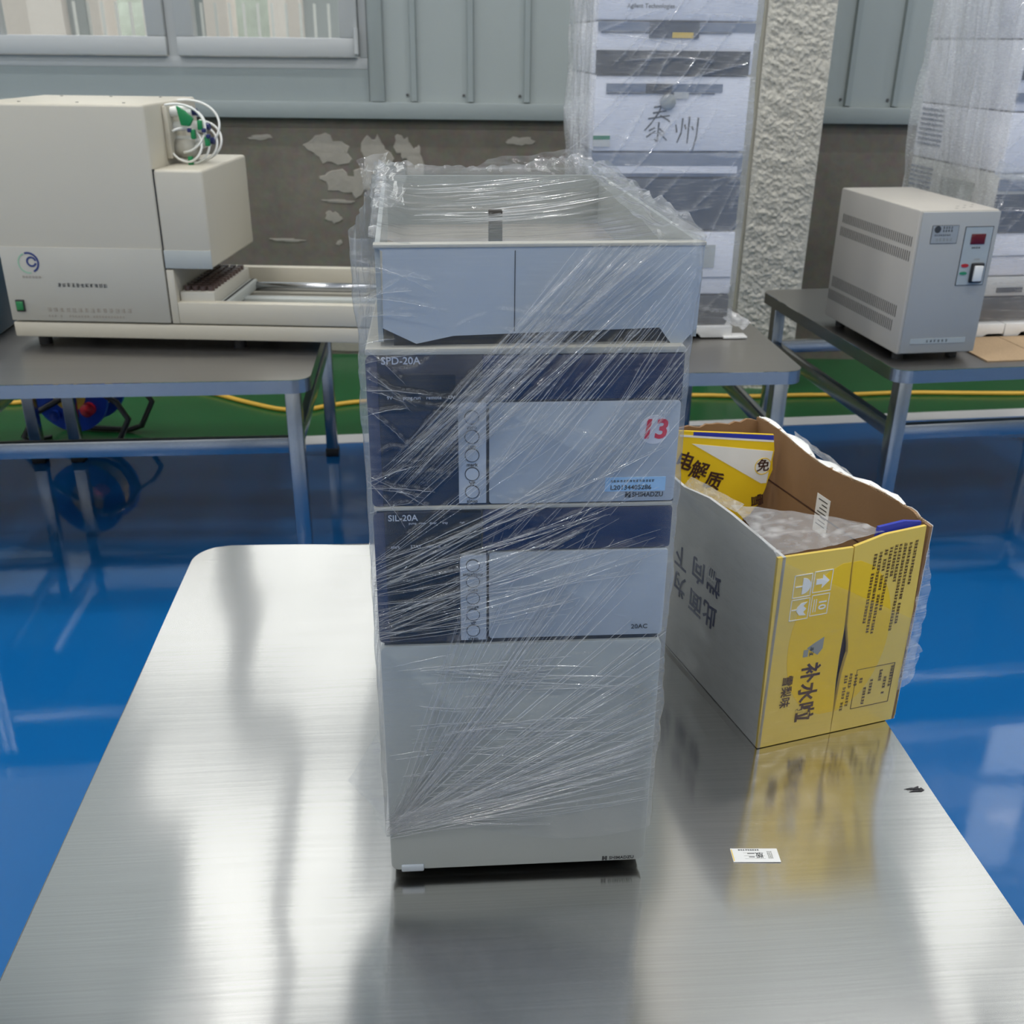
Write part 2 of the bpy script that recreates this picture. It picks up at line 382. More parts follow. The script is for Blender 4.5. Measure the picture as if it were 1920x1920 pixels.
# the stretch in view: one sheet between each pair of ribs
RIBS = [-0.444, -0.199, 0.045, 0.289, 0.533, 0.777, 1.0, 1.235, 1.44, 1.645, 1.85, 2.08]
edges = [-0.64] + RIBS + [2.35]
for i in range(len(edges)-1):
    clad(edges[i]+0.002, edges[i+1]-0.002, 1.075, HZ)
bx('backing_sheet', -0.64, 2.35, YW+0.06, YW+0.08, 1.075, HZ, 'sheet_grey_dark', wall)
for x in RIBS:
    MB().prism([(x-0.016, YW), (x+0.016, YW), (x+0.011, YW-0.018), (x-0.011, YW-0.018)], 1.14, HZ, 'z').build('rib', 'sheet_grey_dark', wall)
    MB().tube([(x-0.03, YW+0.001, 1.165), (x-0.03, YW-0.006, 1.165)], 0.006, 8).build('screw', 'screw', wall)
structure(bx('trim_1', -5.29, 0.93, YW-0.035, YW, 1.068, 1.135, 'sheet_grey_dark', None, 0.003), 'grey sheet metal ledge along the top of the dado')
structure(bx('trim_2', 1.23, 6.5, YW-0.035, YW, 1.068, 1.135, 'sheet_grey_dark', None, 0.003), 'grey sheet metal ledge to the far side of the column')
structure(bx('trim_3', -0.630, -0.572, YW-0.022, YW, 1.138, HZ, 'sheet_grey', None, 0.003), 'grey vertical cover strip beside the window')
# plaster patches on the dado (raised skims of old render)
def patch(cx, cz, rx, rz, seed, n=26):
    rnd = random.Random(seed); pts = []
    ph = [rnd.uniform(0, 6.28) for _ in range(4)]
    for i in range(n):
        a = 2*PI*i/n; k = 1+0.22*math.sin(2*a+ph[0])+0.14*math.sin(5*a+ph[1])+0.09*math.sin(9*a+ph[2])
        pts.append((cx+rx*k*math.cos(a), cz+rz*k*math.sin(a)))
    mb = MB(); m_ = len(pts)
    vs = [(cx, YW-0.004, cz)]+[(p[0], YW-0.003, p[1]) for p in pts]+[(cx+(p[0]-cx)*1.06, YW+0.001, cz+(p[1]-cz)*1.06) for p in pts]
    fs = [(0, 1+i, 1+(i+1) % m_) for i in range(m_)]+[(1+i, 1+m_+i, 1+m_+(i+1) % m_, 1+(i+1) % m_) for i in range(m_)]
    mb.add(vs, fs).build('plaster_patch', 'plaster_patch', wall)
for i, (cx, cz, rx, rz) in enumerate([(-0.83, 0.935, .085, .06), (-0.62, 0.90, .055, .10), (-0.79, 0.80, .085, .04), (-0.70, 0.80, .05, .06), (-0.50, .95, .035, .05), (-0.45, .88, .03, .09),
        (-1.13, 0.985, .055, .010), (-0.83, 0.645, .03, .028), (-0.80, 0.715, .07, .007), (-0.81, 0.53, .012, .012), (-1.05, 0.54, .07, .007), (0.02, .98, .05, .02), (1.62, .62, .014, .014), (-0.79, 0.05, .25, .03)]):
    patch(cx, cz, rx, rz, 40+i)

def window(idx, a, b, z0, z1, y, hx=1, inview=False, trans=0.62):
    """two-sash window in an opening; y = wall face, hx=+1: room is on the -y side"""
    o = tag(MB().box(a, b, y-0.02, y+0.05, z0, z0+0.045).box(a, b, y-0.02, y+0.05, z1-0.045, z1).box(a, a+0.035, y-0.02, y+0.05, z0+0.045, z1-0.045).box(b-0.035, b, y-0.02, y+0.05, z0+0.045, z1-0.045)
            .build('window_%d' % idx, 'window_white', None, 0.003), kind='structure')
    mid = (a+b)/2; bx('mullion', mid-0.022, mid+0.022, y-0.018, y+0.05, z0+0.045, z1-0.045, 'window_white', o)
    for (p, q) in ((a+0.037, mid-0.024), (mid+0.024, b-0.037)):
        zz = [(z0+0.047, z1-0.047)]
        for (u, v) in zz:
            s = MB(); f = 0.075
            s.box(p, q, y-0.045, y+0.02, u, u+f).box(p, q, y-0.045, y+0.02, v-f, v).box(p, p+f, y-0.045, y+0.02, u+f, v-f).box(q-f, q, y-0.045, y+0.02, u+f, v-f)
            tz = u+(v-u)*trans; s.box(p+f, q-f, y-0.04, y+0.02, tz-0.025, tz+0.025)
            so = s.build('sash', 'window_white', o, 0.004)
            bx('pane', p+f, q-f, y-0.012, y-0.006, u+f, tz-0.025, 'pane_glass', so); bx('pane', p+f, q-f, y-0.012, y-0.006, tz+0.025, v-f, 'pane_glass', so)
    if inview:
        MB().tube([(b-0.042, y-0.052, z0+0.06), (b-0.042, y-0.052, z0+0.16)], 0.010, 10).build('hinge', 'window_white', o)
    return o
def portal(cx, cy, cz, sx, sz, rot):
    l = bpy.data.lights.new('window_portal', 'AREA'); l.shape = 'RECTANGLE'; l.size = sx; l.size_y = sz; l.cycles.is_portal = True
    o = bpy.data.objects.new('window_portal', l); C.objects.link(o); o.location = (cx, cy, cz); o.rotation_euler = rot
wi = 1
for (a, b) in BAYS:
    for (z0, z1) in ZR:
        o = window(wi, a, b, z0, z1, YW+0.02, inview=(a == -2.30 and z0 < 2)); wi += 1
        if a == -2.30 and z0 < 2: o['label'] = 'white two-sash window above the cream analyzer'
        portal((a+b)/2, YW+0.1, (z0+z1)/2, b-a, z1-z0, (-PI/2, 0, 0))
# the rest of the hall behind and beside the camera
fw_ = structure(bx('wall_front', -HX, HX, YB-0.2, YB, 0, 1.2, 'hall_wall'))
prev = -HX
FB = [(-8.2, -5.8), (-4.9, -2.5), (-1.6, 0.8), (1.7, 4.1), (5.0, 7.4)]
for (a, b) in FB:
    bx('wall_panel', prev, a, YB-0.2, YB, 1.2, HZ, 'hall_wall', fw_); bx('wall_panel', a, b, YB-0.2, YB, 4.6, HZ, 'hall_wall', fw_)
    window(wi, a, b, 1.2, 4.6, YB-0.06); wi += 1
    portal((a+b)/2, YB-0.12, 2.9, b-a, 3.4, (PI/2, 0, 0)); prev = b
bx('wall_panel', prev, HX, YB-0.2, YB, 1.2, HZ, 'hall_wall', fw_)
wl_ = structure(bx('wall_left', -HX-0.2, -HX, YB-0.2, YW+0.2, 0, 1.2, 'hall_wall'))
prev = YB-0.2
for (a, b) in ((-8.0, -5.4), (-4.6, -2.0), (-1.2, 1.4), (2.0, 4.4)):
    bx('wall_panel', -HX-0.2, -HX, prev, a, 1.2, HZ, 'hall_wall', wl_); bx('wall_panel', -HX-0.2, -HX, a, b, 5.2, HZ, 'hall_wall', wl_)
    o = window(wi, a, b, 1.2, 5.2, HX+0.06); o.rotation_euler = (0, 0, PI/2); wi += 1
    portal(-HX-0.12, (a+b)/2, 3.2, 4.0, b-a, (0, -PI/2, 0)); prev = b
bx('wall_panel', -HX-0.2, -HX, prev, YW+0.2, 1.2, HZ, 'hall_wall', wl_)
structure(bx('wall_right', HX, HX+0.2, YB-0.2, YW+0.2, 0, HZ, 'hall_wall'))
structure(bx('ceiling', -HX-0.2, HX+0.2, YB-0.2, YW+0.25, HZ, HZ+0.15, 'ceiling'))
def lamp_mat():
    m, n, o = nodes_of('lamp_glow'); e = N(n, 'ShaderNodeEmission'); e.inputs[0].default_value = (1, 0.985, 0.96, 1); e.inputs[1].default_value = 12; L(n, e.outputs[0], o.inputs[0])
lamp_mat()
k = 0
for lx in (-6, -2, 2, 6):
    for ly in (-6, -2.4, 0.6, 3.2):
        t = thing('ceiling_lamp', 'long white ceiling lamp hanging over the hall', 'lamp', (lx, ly, HZ-0.5), 0, 'ceiling lamps of the hall')
        MB().box(-0.62, 0.62, -0.09, 0.09, 0, 0.07).build('housing', 'window_white', t, 0.01)
        MB().box(-0.6, 0.6, -0.075, 0.075, -0.012, -0.001).build('diffuser', 'lamp_glow', t)
        MB().tube([(-0.4, 0, 0.07), (-0.4, 0, 0.5)], 0.006, 6).build('suspension', 'screw', t); MB().tube([(0.4, 0, 0.07), (0.4, 0, 0.5)], 0.006, 6).build('suspension', 'screw', t)
        l = bpy.data.lights.new('lamp_light', 'AREA'); l.shape = 'RECTANGLE'; l.size = 1.2; l.size_y = 0.15; l.energy = LAMP_POWER; l.color = (1, 0.985, 0.96)
        o = bpy.data.objects.new('lamp_light', l); C.objects.link(o); o.parent = t; o.location = (0, 0, -0.02)

# sprayed column
col = bpy.data.objects.new('column', None); C.objects.link(col); structure(col, 'grey column with rough sprayed plaster face'); col['category'] = 'column'
bx('core', 0.945, 1.214, 4.325, YW, 0, HZ, 'column_skim', col)
nu, nv = 90, 620
U, V = np.meshgrid(np.linspace(0, 1, nu), np.linspace(0, 1, nv)**1.0)
X = 0.952+U*0.262; Z = V*3.0; Y = np.full_like(X, 4.322)
D = np.zeros_like(X)
for i in range(nv):
    for j in range(nu):
        p = Vector((X[i, j]*44, 0.3, Z[i, j]*60+X[i, j]*18))
        D[i, j] = 0.008*abs(noise.noise(p)) + 0.005*noise.noise(p*0.4+Vector((5, 2, 1))) + 0.005*noise.noise(p*2.1)
D *= np.minimum(1, np.minimum(U, 1-U)*9+0.15)
grid_obj('sprayed_face', np.stack([X+0.004*(D/0.02)*(U-0.5), Y-0.012-D, Z], -1), nu, nv, 'stucco', col)
bx('sprayed_face', 0.952, 1.214, 4.31, 4.33, 3.0, HZ, 'stucco', col)

# outside, seen through the panes
bx('yard_ground', -14, 14, YW+0.3, 22, -0.1, -0.02, 'yard')['kind'] = 'structure'
f = thing('facade_building', 'pale beige building seen through the window', 'building', (0, 9.0, 0))
for (a, b) in [(-6, -3.62), (-3.42, -3.28), (-2.98, -2.78), (-2.49, -2.31), (-1.98, -1.72), (-0.9, 3)]:
    bx('wall_pier', a, b, 0, 0.3, 0, 2.3, 'beige_wall', f)
for (a, b) in [(-4.2, -3.62), (-3.62, -3.42), (-2.78, -2.49), (-1.72, -1.25)]:
    bx('window_glass', a, b, 0.12, 0.16, 0, 2.3, 'facade_glass', f)
bx('roof_edge', -6, 3, -0.1, 0.4, 2.3, 2.5, 'beige_wall', f)
fe = thing('yard_fence', 'white railing fence beyond the window', 'fence', (0, 8.4, 0))
for i in range(26):
    x = -3.3+i*0.105; bx('bar', x, x+0.018, 0, 0.018, 0, 1.62, 'fence_white', fe)
bx('rail', -3.35, -0.6, 0, 0.02, 1.36, 1.39, 'fence_white', fe); bx('rail', -3.35, -0.6, 0, 0.02, 0.2, 0.23, 'fence_white', fe)
hd = bpy.data.meshes.new('hedge'); bm = bmesh.new(); bmesh.ops.create_icosphere(bm, subdivisions=4, radius=1)
for v in bm.verts:
    v.co *= 1+0.25*noise.noise(v.co*3); v.co = Vector((v.co.x*2.2, v.co.y*0.5, v.co.z*1.4))
bm.to_mesh(hd); bm.free(); hd.materials.append(M['hedge']); ho = bpy.data.objects.new('hedge', hd); C.objects.link(ho); ho.location = (-2.2, 10.6, 1.0)
tag(ho, 'green hedge behind the white railing outside', 'hedge')

# ================================================================== STEEL TABLES
def rounded_top(name, W, Dp, zt, r, thick, m, parent, wave=None, nx=60, ny=70):
    ys = np.concatenate([np.linspace(0, r, 10)[:-1], np.linspace(r, Dp-r, ny), np.linspace(Dp-r, Dp, 10)[1:]])
    co = np.zeros((len(ys), nx, 3)); uu = np.linspace(0, 1, nx)
    for i, y in enumerate(ys):
        e = max(r-y, y-(Dp-r), 0); ins = r-math.sqrt(max(0, r*r-e*e))
        x = ins+uu*(W-2*ins)
        co[i, :, 0] = x; co[i, :, 1] = y
        co[i, :, 2] = [zt+(wave(a, y) if wave else 0) for a in x]
    o = grid_obj(name, co, nx, len(ys), m, parent)
    uv = o.data.uv_layers.new(name='UVMap'); vi = np.zeros(len(o.data.loops), dtype=np.int32); o.data.loops.foreach_get('vertex_index', vi)
    c2 = co.reshape(-1, 3)[vi][:, :2]; uv.data.foreach_set('uv', c2.ravel())
    # folded edge band around the sheet
    pts = rrect(0, W, 0, Dp, r, 8); n = len(pts); mb = MB()
    inner = rrect(0.004, W-0.004, 0.004, Dp-0.004, r-0.004, 8)
    for (p, z) in ((pts, zt-0.0012), (pts, zt-thick), (inner, zt-thick), (inner, zt-0.0035)):
        mb.v += [(a, b, z) for a, b in p]
    for q in range(3):
        for i in range(n):
            mb.f.append((q*n+i, q*n+(i+1) % n, (q+1)*n+(i+1) % n, (q+1)*n+i)); mb.m.append(0)
    mb.build('edge_band', 'tube_steel', parent)
    return o
def steel_table(label, x, y, yaw, W, Dp, m='dull_steel', wave=None, r=0.045, stz=0.19):
    t = thing('steel_table', label, 'table', (x, y, 0), yaw)
    rounded_top('table_top', W, Dp, T, r, 0.036, m, t, wave)
    g = 0.04; ins = 0.05
    for (a, b) in ((ins, ins), (W-ins, ins), (ins, Dp-ins), (W-ins, Dp-ins)):
        l = bx('leg', a-g/2, a+g/2, b-g/2, b+g/2, 0.02, T-0.036, 'tube_steel', t, 0.004)
        bx('foot', a-g/2-0.003, a+g/2+0.003, b-g/2-0.003, b+g/2+0.003, 0, 0.03, 'rubber', l, 0.003)
    for b in (ins, Dp-ins): bx('stretcher', ins+g/2, W-ins-g/2, b-0.012, b+0.012, T-stz-0.022, T-stz+0.022, 'tube_steel', t, 0.003)
    for a in (ins, W-ins): bx('stretcher', a-0.012, a+0.012, ins+g/2, Dp-ins-g/2, T-stz-0.022, T-stz+0.022, 'tube_steel', t, 0.003)
    return t
def front_wave(a, y):
    # oil-canning of the thin sheet, long waves running away from the camera; flat where heavy things stand
    p = Vector((a*4.2+1.3, y*1.5+0.4, 0.0)); q = Vector((a*8.0, y*3.2, 3.0))
    wv = 0.0055*noise.noise(p)+0.0016*noise.noise(q)
    def flat(x0, x1, y0, y1):
        dx = max(x0-a, a-x1, 0); dy = max(y0-y, y-y1, 0); return min(1, math.hypot(dx, dy)/0.10)
    wv *= flat(.34, .63, .31, .80); wv *= flat(.78, .97, .5, 1.0)
    return wv-0.0
YT = 0.0768
front_table = steel_table('brushed steel table in front carrying the film-wrapped instrument stack', -0.446, 0.438, YT, 0.97, 1.10, 'brushed_steel', front_wave, 0.055)
steel_table('steel table standing under the cream analyzer', -1.511, 2.378, 0.0925, 1.0, 1.06)
steel_table('steel table at the frame edge, cut off beside the cream analyzer', -2.54, 2.28, 0.0925, 1.0, 1.06)
steel_table('steel table by the column, under the wrapped stack with black handwriting', -0.226, 2.505, 0.087, 1.0, 1.05)
steel_table('steel table under the voltage regulator box', 1.015, 2.60, 0.157, 1.2, 0.97)
# marks on the front table
def tl(x, y):   # world -> front table local
    dx, dy = x+0.446, y-0.438; return (dx*math.cos(YT)+dy*math.sin(YT), -dx*math.sin(YT)+dy*math.cos(YT))
a, b = tl(0.467, 0.935)
mb = MB(); rnd = random.Random(3)
for i in range(7):
    x0 = a+rnd.uniform(-.010, .004); y0 = b+rnd.uniform(-.003, .003)
    mb.prism([(x0, y0), (x0+rnd.uniform(.006, .014), y0+rnd.uniform(-.001, .003)), (x0+rnd.uniform(.006, .012), y0+rnd.uniform(.001, .004))], T+0.0004+front_wave(a, b), T+0.0009+front_wave(a, b), 'z')
mb.build('pen_scribble', 'smudge', front_table)

# ================================================================== MAIN INSTRUMENT STACK
IX, IY, IR = -0.1189, 0.789, 0.0745
def instr(name, label, cat): return thing(name, label, cat, (IX, IY, T), IR)
D0 = 0.012
sil = instr('autosampler', 'grey and navy autosampler marked SIL-20A at the bottom of the wrapped stack', 'instrument')
bx('body', 0.002, 0.258, D0, 0.46, 0.010, 0.4150, 'instr_grey', sil, 0.003)
for (a, b) in ((.03, .04), (.23, .04), (.03, .42), (.23, .42)): MB().tube([(a, b, 0), (a, b, 0.012)], 0.014, 16).build('foot', 'rubber', sil)
dr = MB().prism(rrect(0, .26, .0115, .2795, .008), 0, D0, 'y').build('lower_door', 'instr_grey', sil, 0.002)
bx('latch_tab', .010, .033, -0.0025, .004, .0105, .0185, 'instr_grey_cool', dr, 0.0015)
text('maker_mark', 'SHIMADZU', 0.0052, 'ink_dark', dr, (.2235, -0.0003, .0155), bold=.02, sx=1.0)
MB().box(.2165, .2185, -0.0006, 0, .013, .018).box(.2195, .2215, -0.0006, 0, .013, .018).box(.2165, .2215, -0.0006, 0, .0148, .0162).build('maker_emblem', 'ink_dark', dr)
bx('shadow_gap', .004, .256, .003, D0, .2795, .2835, 'dark_gap', sil)
fa = MB().prism(rrect(0, .0735, .2835, .4145, .006, corners=(1, 0, 0, 1)), 0, D0, 'y').build('fascia', 'navy_dark', sil, 0.0012)
MB().prism(rrect(0, .0095, .284, .414, .0045, corners=(1, 0, 0, 1)), -0.0012, 0.002, 'y').build('edge_strip', 'navy', fa, 0.0008)
bx('status_window', .0115, .0925, -0.0005, .004, .376, .4125, 'display_black', fa)
bx('key_panel', .0115, .0725, -0.0004, .004, .290, .372, 'display_black', fa)
MB().prism(rrect(.094, .26, .3745, .4145, .003), 0.001, D0, 'y').build('upper_band', 'navy', sil, 0.001)
MB().prism(rrect(.0995, .259, .285, .3730, .003), 0, D0, 'y').build('door', 'instr_grey_cool', sil, 0.0015)
bx('shadow_gap', .097, .0995, .003, D0, .285, .373, 'dark_gap', sil)
def key_strip(parent, z0, z1, zs, names):
    st = MB().prism(rrect(.0737, .0970, z0, z1, .006, corners=(0, 0, 0, 1)), -0.0012, D0, 'y').build('key_strip', 'strip_grey', parent, 0.0006)
    for z, nme in zip(zs, names):
        k = MB().ring((.0850, z), 0.0, .0056, -0.0020, -0.0008).build('key', 'strip_grey', st)
        MB().ring((.0850, z), .0055, .0062, -0.0021, -0.0008).build('key_ring', 'ink_dark', k)
        if nme: text('key_legend', nme, 0.0045, 'ink_dark', st, (.0850, -0.0014, z-0.0088), align='CENTER', bold=.015)
    return st
key_strip(sil, .2845, .3715, [.3615, .3455, .3285, .3115, .2950], ['start/stop', 'rinse', 'purge', 'VP', 'sleep'])
text('model_mark', 'SIL-20A', 0.0080, 'print_light', fa, (.0125, -0.0008, .4085), bold=.012)
for x, s in ((.030, 'pump'), (.039, 'rinse'), (.048, 'door'), (.059, 'tray'), (.074, 'run')): text('status_legend', s, 0.0030, 'print_light', fa, (x, -0.0008, .4035))
for x, s in ((.014, 'start'), (.031, 'STAT'), (.045, 'remote')): text('status_legend', s, 0.0040, 'print_light', fa, (x, -0.0008, .3810))
text('temperature_mark', '20AC', 0.0065, 'ink_dark', sil, (.2300, -0.0004, .2935), bold=.01)

spd = instr('detector', 'navy and grey detector marked SPD-20A with a red number 13 sticker', 'instrument')
bx('body', 0.002, 0.258, D0, 0.45, .4160, .5550, 'instr_grey', spd, 0.003)
bx('base_rim', 0.001, .259, .0005, D0, .4148, .4190, 'rim_grey', spd, 0.001)
MB().prism(rrect(0, .26, .5525, .5575, .002), 0, .45, 'y').build('top_rim', 'rim_grey', spd, 0.001)
fa = MB().prism(rrect(0, .26, .4190, .5525, .006, corners=(1, 0, 0, 1)), 0.001, D0, 'y').build('fascia', 'navy_dark', spd, 0.0012)
MB().prism(rrect(0, .0095, .4195, .552, .0045, corners=(1, 0, 0, 1)), -0.0004, 0.003, 'y').build('edge_strip', 'navy', fa, 0.0008)
bx('status_window', .0115, .0720, 0.0, .004, .505, .5355, 'display_black', fa)
bx('upper_band', .094, .2595, -0.0002, .004, .5135, .5515, 'navy', fa, 0.001)
door = MB().prism(rrect(.0995, .2595, .4205, .5115, .003), -0.0005, D0, 'y').build('door', 'instr_grey_cool', spd, 0.0015)
bx('shadow_gap', .0970, .0995, 0, D0, .4205, .5115, 'dark_gap', spd)
key_strip(spd, .4215, .5115, [.4995, .4825, .4660, .4490, .4325], ['zero', 'run', 'mark', 'VP', 'sleep'])
text('model_mark', 'SPD-20A', 0.0085, 'print_light', fa, (.0125, -0.0002, .5475), bold=.012)
for x, s in ((.016, '9V'), (.029, 'prog.run'), (.048, 'remote'), (.066, 'UV')): text('status_legend', s, 0.0042, 'print_light', fa, (x, -0.0003, .5165))
st = MB().ring((.2385, .4860), 0, .0128, -0.0010, -0.0005, seg=40).build('number_sticker', 'sticker_round', door)
text('number', '13', 0.0235, 'print_red', st, (.2380, -0.0014, .4860), align='CENTER', bold=.03, shear=.12)
ss = bx('serial_sticker', .199, .2515, -0.0009, -0.0004, .4300, .4430, 'sticker_blue', door)
text('serial_number', 'L20134405286', 0.0060, 'ink_dark', ss, (.2035, -0.0012, .4335), bold=.01, sx=1.0)
glyphs('serial_print', 14, 0.0024, 'ink_dark', ss, (.2035, -0.0011, .4385), seed=5)
text('maker_mark', 'SHIMADZU', 0.0062, 'ink_dark', door, (.2230, -0.0008, .4265), bold=.02, sx=.88)
MB().box(.2170, .2190, -0.0012, -0.0004, .4242, .4292).box(.2198, .2218, -0.0012, -0.0004, .4242, .4292).box(.2170, .2218, -0.0012, -0.0004, .4260, .4273).build('maker_emblem', 'ink_dark', door)

tray = thing('reservoir_tray', 'open grey reservoir tray on top of the wrapped stack', 'tray', (IX+0.011, IY+0.004, T+.5575), IR+0.030)
TW, TD, TH = .260, .455, .080
w_ = 0.004
fr = MB().prism([(0.004, .016), (.006, TH-.004), (0, TH), (TW, TH), (TW-.001, .012), (TW-.012, .0), (.238, .0), (.228, .013), (.06, .009), (.03, .003)], 0, w_, 'y').build('front_wall', 'instr_grey_cool', tray)
bx('seam', .1085, .1092, -0.0004, .001, .012, TH-.004, 'ink_dark', fr)
bx('rim', -.001, TW+.001, -.001, .010, TH-.0015, TH+.0015, 'rim_grey', fr, 0.0006)
for i in range(9): bx('notch', .045+.022*i, .055+.022*i, .0055, .0115, TH-.006, TH-.0005, 'slot_dark', fr)
bx('side_wall', 0, w_, w_, TD, .004, TH, 'instr_grey', tray); bx('side_wall', TW-w_, TW, w_, TD, .004, TH, 'instr_grey', tray)
bx('back_wall', 0, TW, TD-w_, TD, .004, TH, 'instr_grey', tray)
bx('tray_floor', w_, TW-w_, w_, TD-w_, .020, .024, 'tray_inner', tray)
bx('plinth', .012, TW-.012, .007, TD-.02, 0, .02, 'slot_dark', tray)  # darkened and set forward to paint the shaded gap under the tray
bx('divider_post', .1035, .1165, .19, .20, .024, .078, 'slot_dark', tray, .001)
bx('recess', .165, .225, .14, .26, .024, .0265, 'tray_inner', tray, .004)
MB().tube([(.15+.05*math.cos(a)+.02, .10+.05*math.sin(a)*1.4, .031) for a in np.linspace(-1.8, 1.3, 20)], .0012, 6).build('tubing', 'tube_white', tray)

# --------------------------------------------------- stretch film
def sleeve_path(W, Dp, off, r, n_front, n_side):
    """closed footprint: front run finely divided; returns points, outward normals, front parameter (or nan)"""
    P, Nn, A = [], [], []
    x0, x1, y0, y1 = -off, W+off, -off, Dp+off
    def run(p, q, n, nrm, fr):
        for i in range(n):
            t = i/n; x = p[0]+(q[0]-p[0])*t; y = p[1]+(q[1]-p[1])*t; P.append((x, y)); Nn.append(nrm); A.append(x if fr else np.nan)
    def arc(cx, cy, a0, n=6):
        for i in range(n):
            a = a0+0.5*PI*i/n; P.append((cx+r*math.cos(a), cy+r*math.sin(a))); Nn.append((math.cos(a), math.sin(a))); A.append(np.nan)
    run((x0+r, y0), (x1-r, y0), n_front, (0, -1), True); arc(x1-r, y0+r, -0.5*PI)
    run((x1, y0+r), (x1, y1-r), n_side, (1, 0), False); arc(x1-r, y1-r, 0)
    run((x1-r, y1), (x0+r, y1), n_side//2, (0, 1), False); arc(x0+r, y1-r, 0.5*PI)
    run((x0, y1-r), (x0, y0+r), n_side, (-1, 0), False); arc(x0+r, y0+r, PI)
    return np.array(P), np.array(Nn), np.array(A)
def vnoise(pts):
    return np.array([noise.noise(Vector(p)) for p in pts])
def ridge_field(S, Z, lines):
    H = np.zeros_like(S); Hz = np.zeros_like(S)
    for (a0, z0, a1, z1, amp, wd, curve) in lines:
        dx, dz = a1-a0, z1-z0; Ln = math.hypot(dx, dz); ux, uz = dx/Ln, dz/Ln
        t = (S-a0)*ux+(Z-z0)*uz; d = -(S-a0)*uz+(Z-z0)*ux
        tt = np.clip(t/Ln, 0, 1); d = d-curve*np.sin(PI*tt)
        env = np.clip(np.minimum(tt, 1-tt)*8, 0, 1)*((t > 0) & (t < Ln))
        g = np.exp(-(d/wd)**2)*env*(0.7+0.3*np.sin(40*tt+a0*900))
        H += amp*g; Hz += g
    return H, Hz
def fan(origin, ends, amp, wd, rnd, j0=.004, j1=.01):
    out = []
    for e in ends:
        out.append((origin[0]+rnd.uniform(-j0, j0), origin[1]+rnd.uniform(-j0, j0), e[0]+rnd.uniform(-j1, j1), e[1]+rnd.uniform(-j1, j1),
                    amp*rnd.uniform(.4, 1.2), wd*rnd.uniform(.6, 1.4), rnd.uniform(-.004, .004)))
    return out
rf = random.Random(21)
lines = []
lines += fan((-.002, .066), [(.262, rf.uniform(.10, .30)) for _ in range(26)], .0014, .0016, rf)
lines += fan((.002, .072), [(rf.uniform(.08, .26), rf.uniform(.27, .41)) for _ in range(26)], .0014, .0016, rf, .006, .02)
lines += fan((.0, .075), [(.262, rf.uniform(.14, .19)) for _ in range(10)], .0022, .0020, rf, .004, .006)
for _ in range(34):
    z = rf.uniform(.29, .37); lines.append((-.002, z, rf.uniform(.14, .262), z+rf.uniform(.02, .13), .0014*rf.uniform(.4, 1.2), .0014*rf.uniform(.7, 1.5), rf.uniform(-.006, .002)))
for _ in range(40):                                         # broad diagonal bundle
    s = rf.uniform(-1, 1)*.018; q = rf.uniform(0, .25); lines.append((.015+s+q*.2, .425-s*.8+q*.24, .20+s+rf.uniform(-.02, .05), .638-s*.4, .0018*rf.uniform(.4, 1.3), .0014*rf.uniform(.6, 1.4), rf.uniform(-.004, .004)))
for _ in range(34):                                         # right-hand diagonals
    a = rf.uniform(.12, .25); z = rf.uniform(.44, .58); ln_ = rf.uniform(.03, .11); lines.append((a-.6*ln_, z-.75*ln_, min(.263, a+.6*ln_), z+.75*ln_, .0012*rf.uniform(.4, 1.2), .0012*rf.uniform(.7, 1.4), 0))
for _ in range(46):                                         # low slack creases
    z = rf.uniform(.07, .26); a = rf.uniform(-.002, .14); lines.append((a, z, a+rf.uniform(.05, .14), z+rf.uniform(-.012, .010), .0009*rf.uniform(.4, 1.2), .0012*rf.uniform(.6, 1.4), rf.uniform(-.003, .003)))
n_long = len(lines)
for _ in range(34):                                         # crumple over the navy fascia and below the tray
    z = rf.uniform(.42, .60); a = rf.uniform(0, .20); an = rf.uniform(-.5, .5); l_ = rf.uniform(.015, .06); lines.append((a, z, a+l_*math.cos(an), z+l_*math.sin(an), .0020*rf.uniform(.4, 1.2), .0014*rf.uniform(.7, 1.5), rf.uniform(-.005, .005)))
for _ in range(22):                                         # corner pleats by the left edge
    z = rf.uniform(.40, .63); lines.append((-.003, z, rf.uniform(.02, .06), z+rf.uniform(-.05, .03), .0016, .0016, .002))

def clip_line(l):
    a0, z0, a1, z1 = l[:4]; t0, t1 = 0.0, 1.0; d = a1-a0
    if abs(d) > 1e-9:
        lo, hi = sorted(((-.003-a0)/d, (.2620-a0)/d)); t0, t1 = max(t0, lo), min(t1, hi)
    return (a0+d*t0, z0+(z1-z0)*t0, a0+d*t1, min(.640, z0+(z1-z0)*t1))+tuple(l[4:])
lines = [clip_line(l) for l in lines]
wrap = instr('stretch_film', 'clear stretch film wound around the instrument stack on the front table', 'plastic film')
P, Nn, A = sleeve_path(.26, .462, .0035, .006, 190, 70)
nu = len(P); zb = .058
ZV = np.concatenate([np.linspace(zb, .645, 400)]); nv = len(ZV)
S = np.tile(A, (nv, 1)); Zg = np.tile(ZV[:, None], (1, nu))
isf = ~np.isnan(S); S0 = np.where(isf, S, -9)
H, Hz = ridge_field(S0, Zg, lines); H = .0035*np.tanh(H/.0035)
# hem waviness and tuck towards the body at the bottom
hem = .010*np.sin(np.where(isf, S0, 0)*22+0.6)*isf; k = np.clip((.12-Zg)/.062, 0, 1); Zg = Zg+hem*k
